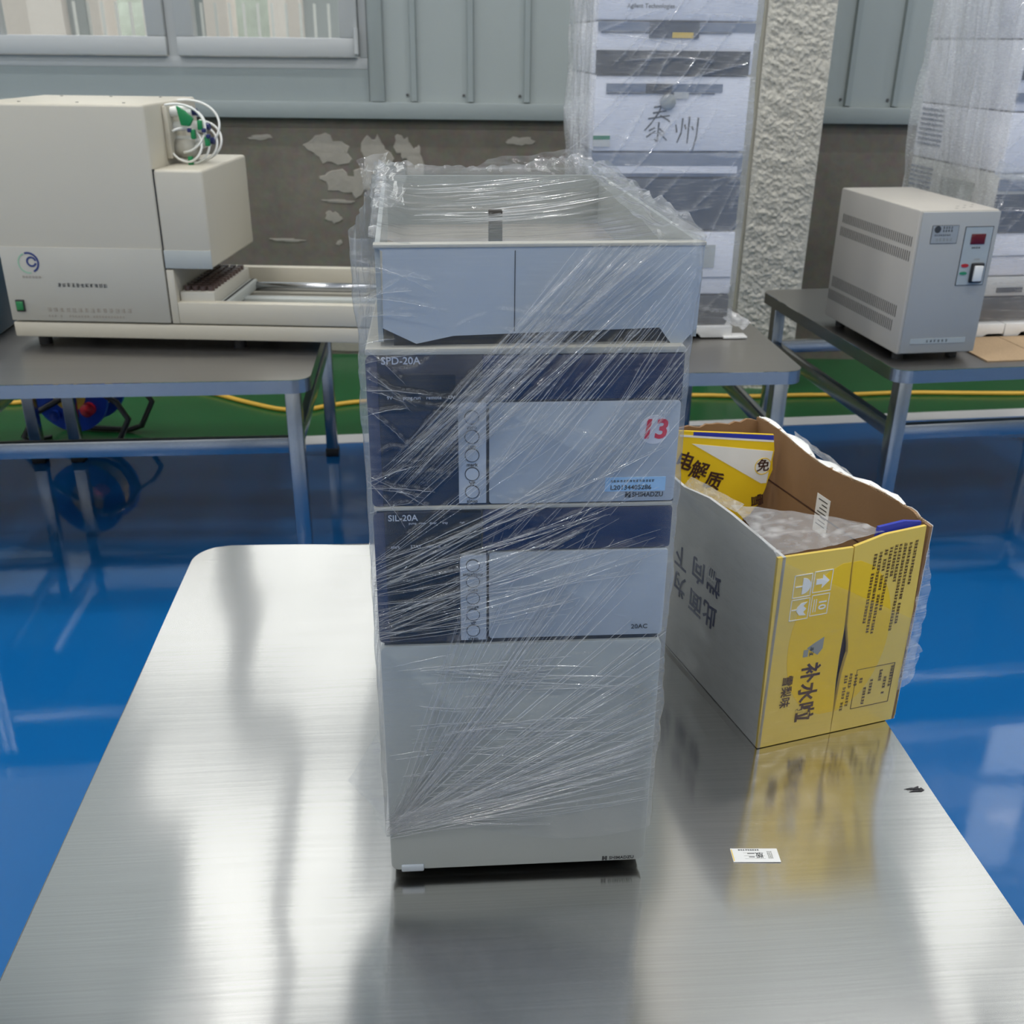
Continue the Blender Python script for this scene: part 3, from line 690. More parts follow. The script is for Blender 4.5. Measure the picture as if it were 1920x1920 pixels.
# side / back wrinkles + soft billow, from noise
idx = np.arange(nu)/nu*40
B = np.zeros_like(Zg)
for j in range(nu):
    for i in range(0, nv, 1):
        pass
bn = np.array([[noise.noise(Vector((P[j, 0]*14, P[j, 1]*14, z*9))) for j in range(nu)] for z in ZV[::8]])
B = np.repeat(bn, 8, axis=0)[:nv]
fadez = np.clip((.645-Zg)/.05, 0, 1)
disp = H + .0016*B*np.clip(fadez, .3, 1) + .0008
tray_zone = np.clip((Zg-.57)/.03, 0, 1)
disp += tray_zone*(.002+.003*np.abs(B))                      # looser around the tray
side = (~isf).astype(float)
disp += side*.0035*np.abs(np.sin(Zg*70+np.tile(idx, (nv, 1))*1.7))*np.abs(B)*2
co = np.stack([P[None, :, 0]+Nn[None, :, 0]*disp, P[None, :, 1]+Nn[None, :, 1]*disp, Zg], -1)
haze = np.clip(Hz*.38, 0, 1.3)+tray_zone*.35*np.abs(B)+side*.6
haze += np.exp(-((S0-.0)/.010)**2)*.5*isf+np.exp(-((S0-.262)/.012)**2)*.5*isf   # layers build up at the corners
haze += np.clip((.28-Zg)/.2, 0, 1)*.12
grid_obj('film_sleeve', co, nu, nv, 'film_clear', wrap, haze, wrap=True)
# taut creases standing proud of the sheet: fine threads of folded film, whitened as painted highlights
thr = []
def strip_mesh(lines_, yoff, wmin, wmax, seed):
    rnd = random.Random(seed); V_, F_, Hh = [], [], []
    for (a0, z0, a1, z1, amp, wd, cv) in lines_:
        n = 14; dx, dz = a1-a0, z1-z0; Ln = math.hypot(dx, dz)
        if Ln < 1e-4: continue
        px, pz = -dz/Ln, dx/Ln; hw = rnd.uniform(wmin, wmax); base = len(V_); hh = rnd.uniform(.2, 1.0)
        for i in range(n+1):
            t = i/n; c = cv*math.sin(PI*t)+rnd.uniform(-.0004, .0004); x = a0+dx*t+px*c; z = z0+dz*t+pz*c
            e = hw*(math.sin(PI*min(1, max(0, t)))**.5*.8+.2)*rnd.uniform(.5, 1.2)
            y = yoff-amp*1.1*min(1, 8*min(t, 1-t))
            V_ += [(x-px*e, y+.0006, z-pz*e), (x, y-e*.4, z), (x+px*e, y+.0006, z+pz*e)]; Hh += [hh*.6, hh, hh*.6]
        for i in range(n):
            p = base+3*i; F_ += [(p, p+1, p+4, p+3), (p+1, p+2, p+5, p+4)]
    return V_, F_, Hh
ex_lines = []
for l in lines[:n_long]:
    for q in range(1):
        j = lambda s: rf.uniform(-s, s)
        ex_lines.append((l[0]+j(.006), l[1]+j(.006), min(.264, l[2]+j(.012)), l[3]+j(.012), l[4]*.8, l[5], l[6]+j(.002)))
ex_lines = [clip_line(l) for l in ex_lines]
V_, F_, Hh = strip_mesh(lines[:n_long]+ex_lines+lines[n_long+34:], -.0052, .00020, .00055, 5)
me = bpy.data.meshes.new('film_crease'); me.from_pydata(V_, [], F_); me.materials.append(M['film_thread'])
at = me.attributes.new('haze', 'FLOAT', 'POINT'); at.data.foreach_set('value', Hh)
me.polygons.foreach_set('use_smooth', [True]*len(me.polygons))
o = bpy.data.objects.new('film_crease', me); C.objects.link(o); o.parent = wrap; o['kind'] = 'stuff'
sm = MB(); rs = random.Random(12)
for _ in range(46):
    a_ = .243+rs.gauss(0, .008); z_ = .214+rs.gauss(0, .012); l_ = rs.uniform(.002, .007); an_ = rs.uniform(-.4, .9)
    if a_+l_ > .258: continue
    sm.prism([(a_, z_), (a_+l_*math.cos(an_), z_+l_*math.sin(an_)), (a_+l_*math.cos(an_), z_+l_*math.sin(an_)+.0007)], -.0062, -.0059, 'y')
o = sm.build('dirt_smear', 'print_grey', wrap); o['kind'] = 'stuff'
# film over the open tray
nu2, nv2 = 130, 190
U, V = np.meshgrid(np.linspace(0, 1, nu2), np.linspace(0, 1, nv2))
ca, sa = math.cos(.03), math.sin(.03)
Xl = -.004+U*.268; Yl = .0+V*.463
edge = np.minimum(np.minimum(U, 1-U)*.268, (1-V)*.463)          # distance from left/right/back rim
cr = np.exp(-(edge/.020)**2)
nz1 = np.array([[noise.noise(Vector((Xl[i, j]*70, Yl[i, j]*30, 1.7))) for j in range(nu2)] for i in range(nv2)])
nz2 = np.array([[noise.noise(Vector((Xl[i, j]*22, Yl[i, j]*22, 4.1))) for j in range(nu2)] for i in range(nv2)])
dg_ = Xl*.55+Yl*.85
sw = np.sin((Yl*.93-Xl*.36)*420+nz2*4)*.0009+np.sin((Yl*.9-Xl*.42)*170+nz2*3)*.0015
mid = np.clip((V-.30)/.15, 0, 1)*np.clip((.90-V)/.15, 0, 1)
sag = -.010*np.sin(PI*U)*np.sin(PI*np.clip(V, 0, 1))
Zl = TH+.5575+.003+sag+cr*(.005+.006*np.abs(nz1)+.005*nz2)+sw*(mid*.9+.15)
pk = np.exp(-(((Xl-.215)/.035)**2+((Yl-.455)/.05)**2)); Zl += pk*(.010+.010*np.abs(nz1))        # peak at the back
pk2 = np.exp(-(((Xl-.0)/.025)**2+((Yl-.44)/.06)**2)); Zl += pk2*(.004+.012*np.abs(nz1))
Zl -= np.clip((.05-V)/.05, 0, 1)*.002
hz2 = .05+cr*(.5+1.4*np.abs(nz1))+mid*np.clip(sw*220, 0, 1)*.25+pk*.3
Xw = .011+Xl*ca-Yl*sa; Yw = .004+Xl*sa+Yl*ca
grid_obj('film_top', np.stack([Xw, Yw, Zl], -1), nu2, nv2, 'film_clear', wrap, hz2)
rt_ = random.Random(77); V_, F_, Hh = [], [], []  # whitened folds painting the bright streaks across the top film
for _ in range(46):
    a0 = rt_.uniform(.03, .12); b0 = rt_.uniform(.10, .36); l_ = rt_.uniform(.04, .14); hw = rt_.uniform(.0005, .0016); hh = rt_.uniform(.3, 1.0); base = len(V_); n = 12
    for i in range(n+1):
        t_ = i/n; a_ = a0+l_*t_; b_ = b0+l_*.55*t_+.006*math.sin(3*t_); u_ = (a_+.004)/.268; v_ = b_/.463
        z_ = TH+.5575+.0035-.010*math.sin(PI*u_)*math.sin(PI*v_)+.0016; e_ = hw*(math.sin(PI*t_)**.6+.05)
        for (k_, dz_) in ((-1, 0), (0, e_*.9), (1, 0)):
            xx, yy_ = a_-k_*e_*.5, b_+k_*e_; V_.append((.011+xx*ca-yy_*sa, .004+xx*sa+yy_*ca, z_+dz_)); Hh.append(hh)
    for i in range(n):
        p_ = base+3*i; F_ += [(p_, p_+1, p_+4, p_+3), (p_+1, p_+2, p_+5, p_+4)]
me = bpy.data.meshes.new('film_crease'); me.from_pydata(V_, [], F_); me.materials.append(M['film_thread'])
at = me.attributes.new('haze', 'FLOAT', 'POINT'); at.data.foreach_set('value', Hh); me.polygons.foreach_set('use_smooth', [True]*len(me.polygons))
o = bpy.data.objects.new('film_crease', me); C.objects.link(o); o.parent = wrap; o['kind'] = 'stuff'
# loose crumpled tails of the film
def crumple(name, pts, nu_, nv_, amp, freq, haze_v, m='film_clear', parent=None, seed=0.0):
    fq = Vector(freq if isinstance(freq, tuple) else (freq, freq, freq))
    """bilinear patch through 4 corner points, crumpled"""
    p = [np.array(q, float) for q in pts]; U, V = np.meshgrid(np.linspace(0, 1, nu_), np.linspace(0, 1, nv_))
    co = ((1-U)*(1-V))[..., None]*p[0]+(U*(1-V))[..., None]*p[1]+(U*V)[..., None]*p[2]+((1-U)*V)[..., None]*p[3]
    out = co.copy(); hz = np.zeros_like(U)
    for i in range(nv_):
        for j in range(nu_):
            q = Vector(co[i, j])*fq+Vector((seed, seed*2, 0)); n3 = noise.noise_vector(q); n1 = noise.noise(q*.5)
            out[i, j] += np.array(n3)*amp*(.6+.8*abs(n1)); hz[i, j] = haze_v*(.4+1.4*abs(n3.x))
    return grid_obj(name, out, nu_, nv_, m, parent, hz)
crumple('film_tail', [(-.004, .36, .640), (-.020, .40, .622), (-.030, .44, .655), (.004, .46, .664)], 40, 40, .007, (60, 40, 60), .7, 'film_clear', wrap, 1.0)
crumple('film_tail', [(-.003, .20, .638), (.030, .20, .640), (.024, .46, .652), (-.012, .46, .652)], 40, 70, .0045, (120, 26, 60), .7, 'film_clear', wrap, 2.0)
crumple('film_tail', [(.236, .02, .640), (.272, .01, .640), (.262, .45, .655), (.222, .45, .655)], 40, 80, .0045, (120, 22, 60), .6, 'film_clear', wrap, 3.0)
crumple('film_tail', [(.10, .455, .642), (.255, .46, .645), (.235, .47, .668), (.12, .47, .654)], 60, 24, .0045, (40, 60, 100), .6, 'film_clear', wrap, 4.0)
crumple('film_tail', [(-.004, .002, .078), (-.006, -.006, .19), (-.036, -.004, .132), (-.033, 0.0, .120)], 30, 30, .003, 55, .8, 'film_clear', wrap, 5.0)
crumple('film_tail', [(-.004, -.004, .062), (.004, -.006, .11), (-.018, -.006, .112), (-.012, -.005, .085)], 24, 24, .003, 80, .5, 'film_clear', wrap, 6.0)

# ================================================================== CARDBOARD BOX
BXW, BXD, BXH = .199, .385, .262; BR = math.radians(18.8)
box = thing('cardboard_box', 'torn yellow cardboard drinks box with open top beside the wrapped stack', 'box', (.302, 1.007, T+.001), BR)
th = .004
# front wall in two leaves meeting at a gaping split
def leaf(pts): return MB().prism(pts, 0, th, 'y')
splitL = [(.1035, 0), (.1025, .035), (.0995, .080), (.0985, .115), (.0990, .150), (.0965, .19), (.0945, .225), (.093, .2605)]
splitR = [(.0945, .2615), (.0962, .225), (.0990, .19), (.1020, .155), (.1080, .128), (.1095, .116), (.1080, .108), (.1055, .085), (.1045, .035), (.1042, 0)]
fl = leaf([(0, 0)]+splitL+[(-.006, .262)]).build('front_wall', 'yellow_soft', box)
frt = leaf(splitR[::-1][:1]+[(.196, 0), (.200, .006), (.196, .14), (.190, .274), (.135, .271)]+splitR).build('front_wall', 'yellow_soft', box)
bx('split_shade', .085, .125, th+.004, th+.006, .004, .25, 'print_brown', box)  # dark sheet behind the split paints the shade inside the box
# big printed sun disc, half on each leaf
def disc_half(parent, left):
    pts = []; cx, cz, rx, rz = .094, .137, .070, .106
    edge_ = splitL if left else splitR[::-1]
    def xat(z):
        e = sorted(edge_, key=lambda q: q[1])
        for (p, q) in zip(e, e[1:]):
            if p[1] <= z <= q[1]: return p[0]+(q[0]-p[0])*((z-p[1])/max(1e-6, q[1]-p[1]))
        return e[-1][0]
    zs = np.linspace(cz-rz*.985, cz+rz*.985, 26)
    for z in zs:
        hw = rx*math.sqrt(max(0, 1-((z-cz)/rz)**2)); pts.append(((cx-hw if left else cx+hw), z))
    for z in zs[::-1]:
        x = xat(z)+(-.0006 if left else .0006); pts.append((x, z))
    return MB().prism(pts, -.0003, .0002, 'y').build('printed_disc', 'yellow_print', parent)
disc_half(fl, True); disc_half(frt, False)
# left wall (taped, silvery through the tape), right, back, bottom
lw = MB().prism([(0, 0), (BXD, 0), (BXD, .25), (.30, .252), (.236, .250), (.17, .262), (.116, .264), (0, .262)], 0, th, 'x').build('side_wall', 'card_grey', box)
wob = [(0, 0), (BXD, 0)]
rt_top = []; rr = random.Random(9)
for i in range(40):
    y = BXD-(BXD-.0)*i/39; rt_top.append((y, .272+.006*math.sin(y*22)+rr.uniform(-.0022, .0022)))
MB().prism(wob+rt_top, BXW-th, BXW, 'x').build('side_wall', ['card_brown'], box)
MB().prism(wob+[(y, z+.001) for y, z in rt_top], BXW, BXW+.0006, 'x').build('outer_liner', 'card_white', box)
# torn white strip hanging outward along the right rim
mb = MB(); n = 30
for i in range(n+1):
    y = .05+(.33)*i/n; z = .272+.006*math.sin(y*22); wd_ = .006+.012*abs(math.sin(i*.37))*min(1, i/6)*(1 if i < 24 else .6)+rr.uniform(-.002, .002)
    mb.v += [(BXW-.003, y, z+.0012), (BXW-.003+wd_*.75, y, z+.0016+.002*math.sin(i)), (BXW-.003, y, z+.0004), (BXW-.003+wd_*.75, y, z+.0008+.002*math.sin(i))]
for i in range(n):
    p = 4*i; mb.f += [(p, p+1, p+5, p+4), (p+2, p+6, p+7, p+3), (p+1, p+3, p+7, p+5)]; mb.m += [0, 0, 0]
mb.build('torn_liner', 'card_white', box)
bk = [(th, 0), (BXW-th, 0)]+[(BXW-th-(BXW-2*th)*i/20, .274+rr.uniform(-.003, .003)) for i in range(21)]
MB().prism(bk, BXD-th, BXD, 'y').build('back_wall', 'card_brown', box)
bx('bottom', th, BXW-th, th, BXD-th, .0005, .004, 'card_brown', box)
# corrugated raw edge on the right rim
mb = MB()
for i in range(110):
    y = .01+.0033*i; z = .272+.006*math.sin(y*22); mb.box(BXW-.0036, BXW-.0008, y, y+.0016, z-.001, z+.0012)
mb.build('corrugation', 'card_edge', box)['kind'] = 'stuff'
bx('crease', BXW-th-.0006, BXW-th, .03, .36, .195, .197, 'print_brown', box)
stk = MB().prism([(.185, .170), (.215, .170), (.215, .225), (.185, .225)], BXW-th-.0006, BXW-th-.0001, 'x').build('sticker', 'paper_white', box)
mb = MB()
for i in range(7): mb.box(BXW-th-.0009, BXW-th-.0006, .190, .210-.004*(i % 3), .182+.006*i, .1835+.006*i)
mb.build('sticker_print', 'ink_dark', stk)
# printed flap folded inwards
flp = bpy.data.objects.new('inner_flap', None)
fm = Matrix(((1, 0, 0), (0, 0, 1), (0, 1, 0)))
e_r = [(.183, .2745), (.187, .25), (.186, .236), (.188, .22), (.183, .205), (.180, .19), (.176, .178), (.172, .166), (.165, .160), (.160, .150), (.150, .146)]
fpts = [(.010, .12)]+[(.150, .12)]+e_r[::-1]+[(.010, .294)]
flap = MB().prism(fpts, 0, .003, 'y').build('inner_flap', ['yellow_deep'], box); flap.location = (0, .335, 0); flap.rotation_euler = (0, 0, -.10)
MB().prism([(.060, .2815), (.184, .2660), (.183, .2735), (.060, .2875)], -.0005, .001, 'y').build('blue_stripe', 'print_blue', flap)
MB().prism([(.040, .2820), (.1845, .2630), (.184, .2660), (.040, .2850)], -.0005, .001, 'y').build('white_stripe', 'card_white', flap)
MB().prism([(.059, .270), (.185, .2490), (.1805, .2000), (.172, .2000)], -.0005, .001, 'y').build('white_wedge', 'card_white', flap)
MB().ring((.172, .227), .0118, .0130, -.0010, .001, seg=30).build('ring_print', 'yellow_deep', flap)
text('flap_lettering', '免', .020, 'print_brown', flap, (.172, -.0008, .227), align='CENTER', bold=.02)
for s_, x_, z_ in (('电', .050, .243), ('解', .073, .227), ('质', .097, .209)): text('flap_lettering', s_, .028, 'print_brown', flap, (x_, -.0008, z_), bold=.02, align='CENTER', turn=math.radians(-20))
text('flap_lettering', '雪', .020, 'print_brown', flap, (.166, -.0008, .183), bold=.02, turn=math.radians(-80))
# blue folded strip at the right of the front rim
MB().prism([(.128, .262), (.188, .266), (.189, .276), (.165, .280), (.130, .277)], .008, .012, 'y').build('blue_flap', 'print_blue', box)
# print on the front: shipping icons, lettering turned a quarter clockwise
TR = -PI/2; yy = -.0006
def icon_frame(x0, x1, z0, z1): return MB().box(x0, x1, yy, 0, z0, z0+.0009).box(x0, x1, yy, 0, z1-.0009, z1).box(x0, x0+.0009, yy, 0, z0, z1).box(x1-.0009, x1, yy, 0, z0, z1)
ic = icon_frame(.045, .070, .209, .237)                                   # this way up (pointing right)
ic.box(.049, .057, yy, 0, .2195, .2265).prism([(.057, .214), (.0665, .223), (.057, .232)], yy, 0, 'y'); ic.build('up_icon', 'card_white', fl)
ic = icon_frame(.019, .043, .206, .236); ic.prism([(.031+.011*math.sin(a), .2205+.0105*math.cos(a)) for a in np.linspace(0, PI, 16)], yy, 0, 'y').box(.022, .031, yy, 0, .2198, .2212); ic.build('umbrella_icon', 'card_white', fl)
ic = icon_frame(.046, .070, .178, .206); ic.box(.0495, .0505, yy, 0, .183, .200).box(.0525, .0535, yy, 0, .183, .200); ic.build('stacking_icon', 'card_white', fl)
text('stacking_number', '10', .014, 'card_white', fl, (.061, -.0008, .192), align='CENTER', turn=TR, bold=.02)
ic = icon_frame(.019, .044, .176, .204); ic.prism([(.041, .199), (.033, .198), (.028, .193), (.0275, .188), (.032, .182), (.041, .181), (.037, .186), (.0405, .190), (.036, .194)], yy, 0, 'y').box(.021, .029, yy, 0, .1895, .1908); ic.build('glass_icon', 'card_white', fl)
text('lettering', '补水啦', .028, 'print_brown', fl, (.0580, -.0008, .112), turn=TR, bold=.022)
text('lettering', '雪梨味', .0155, 'print_brown', fl, (.0285, -.0008, .100), turn=TR, bold=.01)
MB().prism([(.050, .134), (.066, .122), (.072, .130), (.072, .146), (.060, .140)], yy, 0, 'y').box(.046, .0525, yy, 0, .122, .132).build('logo_print', 'print_grey', fl)
glyphs('logo_letter', 2, .006, 'ink_dark', fl, (.054, -.0008, .135), turn=TR, seed=8)
for i, (x, z, c) in enumerate([(.178, .258, 14), (.170, .256, 26), (.163, .256, 28), (.156, .256, 12), (.150, .256, 10), (.1435, .254, 20), (.137, .252, 27), (.130, .250, 26), (.123, .248, 22)]):
    glyphs('small_print', c, .0044, 'print_brown', frt, (x, -.0006, z), turn=TR, seed=20+i, gap=.02, aspect=.95, skip=.04)
for i, (x, z, c) in enumerate([(.118, .085, 11), (.111, .084, 12), (.126, .082, 4), (.134, .080, 3), (.178, .085, 7), (.170, .070, 6), (.162, .082, 4), (.150, .070, 5), (.142, .060, 6)]):
    glyphs('small_print', c, .0046, 'print_brown', frt, (x, -.0006, z), turn=TR, seed=40+i, gap=.02, aspect=.95, skip=.06)
MB().box(.128, .1285, yy, 0, .030, .088).box(.183, .1835, yy, 0, .030, .088).box(.128, .1835, yy, 0, .030, .0305).box(.128, .1835, yy, 0, .0875, .088).build('table_print', 'print_brown', frt)
for s, y, z in (('此', .140, .112), ('面', .178, .108), ('为', .224, .112), ('端', .138, .160), ('向', .178, .156), ('下', .226, .152)):
    text('side_lettering', s, .036, 'print_navy', lw, (-.0006, y, z), rot=LEFT, align='CENTER', turn=PI, bold=.015)
glyphs('small_print', 14, .006, 'print_navy', lw, (-.0006, .28, .075), rot=LEFT, turn=PI, seed=70, rows=2)
# film and tape remnants on the box
bw = tag(bpy.data.objects.new('film_remnant', None), 'torn clear film and tape stuck around the yellow cardboard box', 'plastic film'); C.objects.link(bw); bw.location = box.location; bw.rotation_euler = box.rotation_euler
crumple('film_sheet', [(-.006, -.003, .004), (-.006, BXD, .004), (-.006, BXD, .245), (-.008, -.003, .262)], 120, 90, .0012, (45, 14, 45), .3, 'film_clear', bw, 7)
crumple('film_sheet', [(-.004, -.004, .004), (.192, -.004, .004), (.194, -.004, .150), (-.008, -.004, .262)], 90, 80, .0008, 60, .12, 'film_clear', bw, 8)
crumple('film_sheet', [(-.008, -.002, .264), (.135, 0.002, .274), (.128, .05, .268), (.006, .13, .270)], 70, 40, .003, 55, .45, 'film_milky', bw, 9)
crumple('film_sheet', [(.006, .115, .266), (.020, .120, .272), (.012, .24, .262), (.001, .24, .250)], 24, 50, .0012, 50, .5, 'film_milky', bw, 10)
crumple('film_sheet', [(.192, -.002, .055), (.213, .0, .060), (.214, .0, .190), (.197, -.002, .25)], 26, 50, .003, 70, .5, 'film_milky', bw, 11)
crumple('film_sheet', [(.192, -.002, .045), (.216, .0, .050), (.222, .0, .10), (.197, -.002, .12)], 30, 30, .005, 70, .55, 'film_milky', bw, 12)
crumple('film_sheet', [(.203, .02, .262), (.210, .02, .255), (.208, .30, .268), (.203, .30, .284)], 16, 60, .003, 60, .4, 'film_milky', bw, 13)

# paper label on the table
lab = thing('paper_label', 'small white paper label with handwriting lying on the front table', 'label', (.262, .828, T+front_wave(*tl(.262, .828))+.0009), YT-.06)
bx('paper', -.025, .025, -.0098, .0098, -.0005, .0002, 'paper_white', lab)
text('handwriting', '版二', .0085, 'ink_dark', lab, (0, .0003, .0004), rot=FLAT, align='CENTER', turn=PI)
glyphs('label_print', 9, .0022, 'ink_dark', lab, (-.017, .0064, .0003), rot=FLAT, seed=3)
glyphs('label_print', 3, .0016, 'print_grey', lab, (.013, .004, .0003), rot=FLAT, rows=5, seed=4)
mb = MB()
for q in range(3): mb.box(-.012, .010, -.0052+.0042*q, -.0050+.0042*q, .0002, .0003)
mb.build('rule_line', 'print_grey', lab)
bx('border_print', -.0245, -.0236, -.0085, .0085, .0002, .0003, 'yellow_deep', lab)

# ================================================================== CREAM ANALYZER
an = thing('analyzer', 'cream benchtop analyzer with sample head and long rail on the far table', 'instrument', (-1.3645, 2.729, T), math.radians(-2.07))
Bw = .440
bx('plinth', 0, 1.08, 0, .46, .034, .074, 'cream', an, .003)
for (a, b) in ((.05, .06), (.60, .06), (.05, .40), (.60, .40)): MB().tube([(a, b, 0), (a, b, .036)], .018, 14).build('foot', 'rubber', an)
MB().tube([(1.0, .06, .015), (1.0, .06, .036)], .018, 14).build('foot', 'rubber', an)
body = bx('main_housing', -.001, Bw-.002, 0, .40, .078, .630, 'cream', an, .008, 3)
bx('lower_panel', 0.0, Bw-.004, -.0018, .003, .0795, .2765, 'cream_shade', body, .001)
for (a, b) in ((.1, .05), (.25, .05), (.37, .05), (.08, .34), (.22, .34), (.36, .34)): MB().tube([(a, b, .629), (a, b, .6315)], .004, 8).build('screw', 'screw', body)
bx('power_switch', .018, .042, -.006, .0, .104, .136, 'black_plastic', body, .002)
bx('rocker', .0205, .0395, -.009, -.005, .108, .132, 'rocker_green', body, .002)
lg = MB().ring((.075, .236), .0225, .0275, -.0026, -.0016, a0=-1.2, a1=1.9).ring((.082, .238), .009, .014, -.0026, -.0016, a0=.2, a1=6.0).build('emblem', 'logo_navy', body)
MB().ring((.072, .234), .024, .0275, -.0026, -.0016, a0=1.9, a1=4.9).build('emblem_arc', 'logo_green', body)
glyphs('print', 6, .0075, 'ink_faint', body, (.05, -.0024, .194), seed=1)
glyphs('print', 11, .0115, 'ink_dark', body, (.142, -.0024, .172), seed=2, gap=.08)
glyphs('print', 14, .0130, 'ink_faint', body, (.102, -.0024, .104), seed=3, gap=.3, skip=.15)
glyphs('print', 26, .0065, 'ink_faint', body, (.102, -.0024, .090), seed=4, gap=.25, skip=.2)
bx('seam', Bw-.0035, Bw+.0005, .004, .012, .078, .476, 'dark_gap', an)
head = bx('sample_head', Bw, .567, 0, .40, .226, .476, 'cream', an, .008, 3)
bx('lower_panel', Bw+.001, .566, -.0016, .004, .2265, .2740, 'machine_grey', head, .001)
bx('jamb', Bw, .4600, 0, .40, .078, .2225, 'cream', an, .002)
bx('front_rail', .4600, 1.08, 0, .030, .078, .136, 'cream', an, .003)
bx('back_rail', .4600, 1.08, .415, .445, .078, .150, 'cream', an, .003)
bx('end_wall', 1.06, 1.08, .03, .415, .078, .136, 'cream', an, .002)
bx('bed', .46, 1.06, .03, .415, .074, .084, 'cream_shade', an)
MB().tube([(.47, .34, .108), (1.06, .34, .108)], .014, 16).build('guide_rod', 'tube_steel', an, smooth=True)
bx('guide_bar', .47, 1.06, .20, .24, .084, .104, 'machine_grey', an, .002)
bx('guide_slot', .60, .78, .10, .125, .084, .086, 'dark_gap', an); bx('stop_block', .775, .79, .06, .13, .084, .112, 'cream', an, .002)
rk = bx('sample_rack', .463, .556, .02, .36, .086, .160, 'cream_shade', an, .003)
for i in range(4):
    for j in range(11):
        MB().tube([(.477+.0215*i, .045+.028*j, .158), (.477+.0215*i, .045+.028*j, .172)], .0095, 10).build('vial', 'brown_glass', rk)
bx('carriage', .558, .582, .05, .35, .10, .128, 'machine_grey', an, .003); bx('carriage_slot', .566, .573, .049, .351, .126, .1285, 'dark_gap', an)
# syringe pumps and looped tubing on the side
man = bx('valve_plate', Bw-.002, .452, .12, .25, .49, .62, 'cream', an, .003)
for (b, z, l_) in ((.15, .605, .06), (.165, .568, .085), (.175, .532, .09)):
    s = MB().tube([(.45, b, z), (.45+l_*.45, b, z), (.45+l_*.45, b, z), (.45+l_, b, z)], [.012, .012, .0145, .0145], 14).build('syringe', 'tube_white', man)
    MB().tube([(.45+l_, b, z), (.45+l_+.012, b, z)], .009, 12).build('syringe_tip', 'clip_navy', s)
MB().tube([(.452, .17, .512), (.505, .17, .512)], .026, 18).build('motor', 'cream_shade', man, smooth=True)
def loop(cx, cz, rx, rz, y, a0, a1, r=.0032, n=26, wob=.0):
    return [(cx+rx*math.cos(a), y+wob*math.sin(2*a), cz+rz*math.sin(a)) for a in np.linspace(a0, a1, n)]
for (cx, cz, rx, rz, y, a0, a1) in [(.470, .565, .075, .060, .13, 1.9, -1.4), (.475, .565, .062, .052, .16, 1.9, -1.2), (.480, .57, .085, .062, .19, 1.8, -1.2), (.49, .525, .045, .042, .12, 2.2, -2.6), (.495, .522, .050, .046, .15, 1.6, -2.4), (.505, .525, .052, .045, .18, 1.5, -2.0), (.50, .53, .06, .05, .21, 1.5, -1.8)]:
    MB().tube(loop(cx, cz, rx, rz, y, a0, a1, wob=.01), .0032, 8).build('tubing', 'tube_white', man, smooth=True)
MB().prism([(.480, .622), (.500, .610), (.522, .590), (.510, .572), (.488, .574)], .11, .122, 'y').build('clip', 'clip_green', man, .002)
for (x, z) in ((.535, .575), (.515, .552), (.50, .485), (.55, .535)): bx('clip', x-.006, x+.006, .115, .13, z-.012, z+.012, 'clip_green', man, .003)
for (x, z) in ((.507, .562), (.545, .562), (.555, .548)): bx('clip', x-.005, x+.005, .112, .125, z-.005, z+.005, 'clip_navy', man, .002)

# things at the left frame edge
cr_ = thing('blue_crate', 'blue box standing against the far side of the cream analyzer', 'box', (-1.60, 2.78, T), .09)
bx('crate_body', -.15, .13, 0, .3, 0, .19, 'crate_blue', cr_, .006); bx('crate_lid', -.155, .135, -.005, .305, .19, .205, 'crate_blue', cr_, .003)
wb = thing('wire_bundle', 'white and yellow wire ends lying at the table edge beside the analyzer', 'wire', (-1.405, 2.60, T), 0)
for i in range(9):
    r_ = random.Random(i); y0 = .01*i-.04
    MB().tube([(-.08, y0, .01+.004*i), (-.04, y0+.01, .045+.003*i), (0, y0+r_.uniform(-.02, .02), .045-.003*i), (.028+r_.uniform(-.01, .01), y0-.02, .012)], .0045, 7).build('wire', ['wire_white', 'wire_yellow', 'wire_white', 'black_plastic'][i % 4], wb, smooth=True)

# ================================================================== CABLE REEL + CABLES
reel = thing('cable_reel', 'blue cable reel with red plug and black stand under the far table', 'cable reel', (-1.60, 3.585, 0.002), -.1)
def disc(parent, nm, y0, y1, r, m, seg=40, z=.205): return MB().ring((0, z), 0, r, y0, y1, seg=seg).build(nm, m, parent)
fd = disc(reel, 'flange', -.075, -.060, .142, 'reel_blue'); disc(reel, 'flange', .060, .075, .142, 'reel_blue')
for q in range(7):
    y = -.052+.0165*q; MB().tube([(.098*math.cos(a), y, .205+.098*math.sin(a)) for a in np.linspace(0, 2*PI, 40)], .009, 8).build('cable_turn', 'reel_yellow', reel, smooth=True)
MB().ring((0, .205), .028, .062, -.079, -.074).build('yellow_ring', 'reel_yellow', fd)
disc(fd, 'hub_cap', -.085, -.075, .030, 'black_plastic', 24)
MB().tube([(.072, -.075, .155), (.072, -.105, .155)], .024, 18).build('plug_cover', 'plug_red', fd, smooth=True)
MB().tube([(-.06, -.075, .125), (-.06, -.10, .125)], .018, 16).build('socket', 'reel_blue', fd, smooth=True)
for y in (-.10, .10):
    MB().tube([(.0, y, .235), (.10, y, .25), (.19, y, .19), (.225, y, .13), (.17, y, .03), (.12, y, .012), (-.14, y, .012), (-.19, y, .04), (-.12, y, .14), (0, y, .205)], .011, 8).build('stand_tube', 'black_plastic', reel, smooth=True)
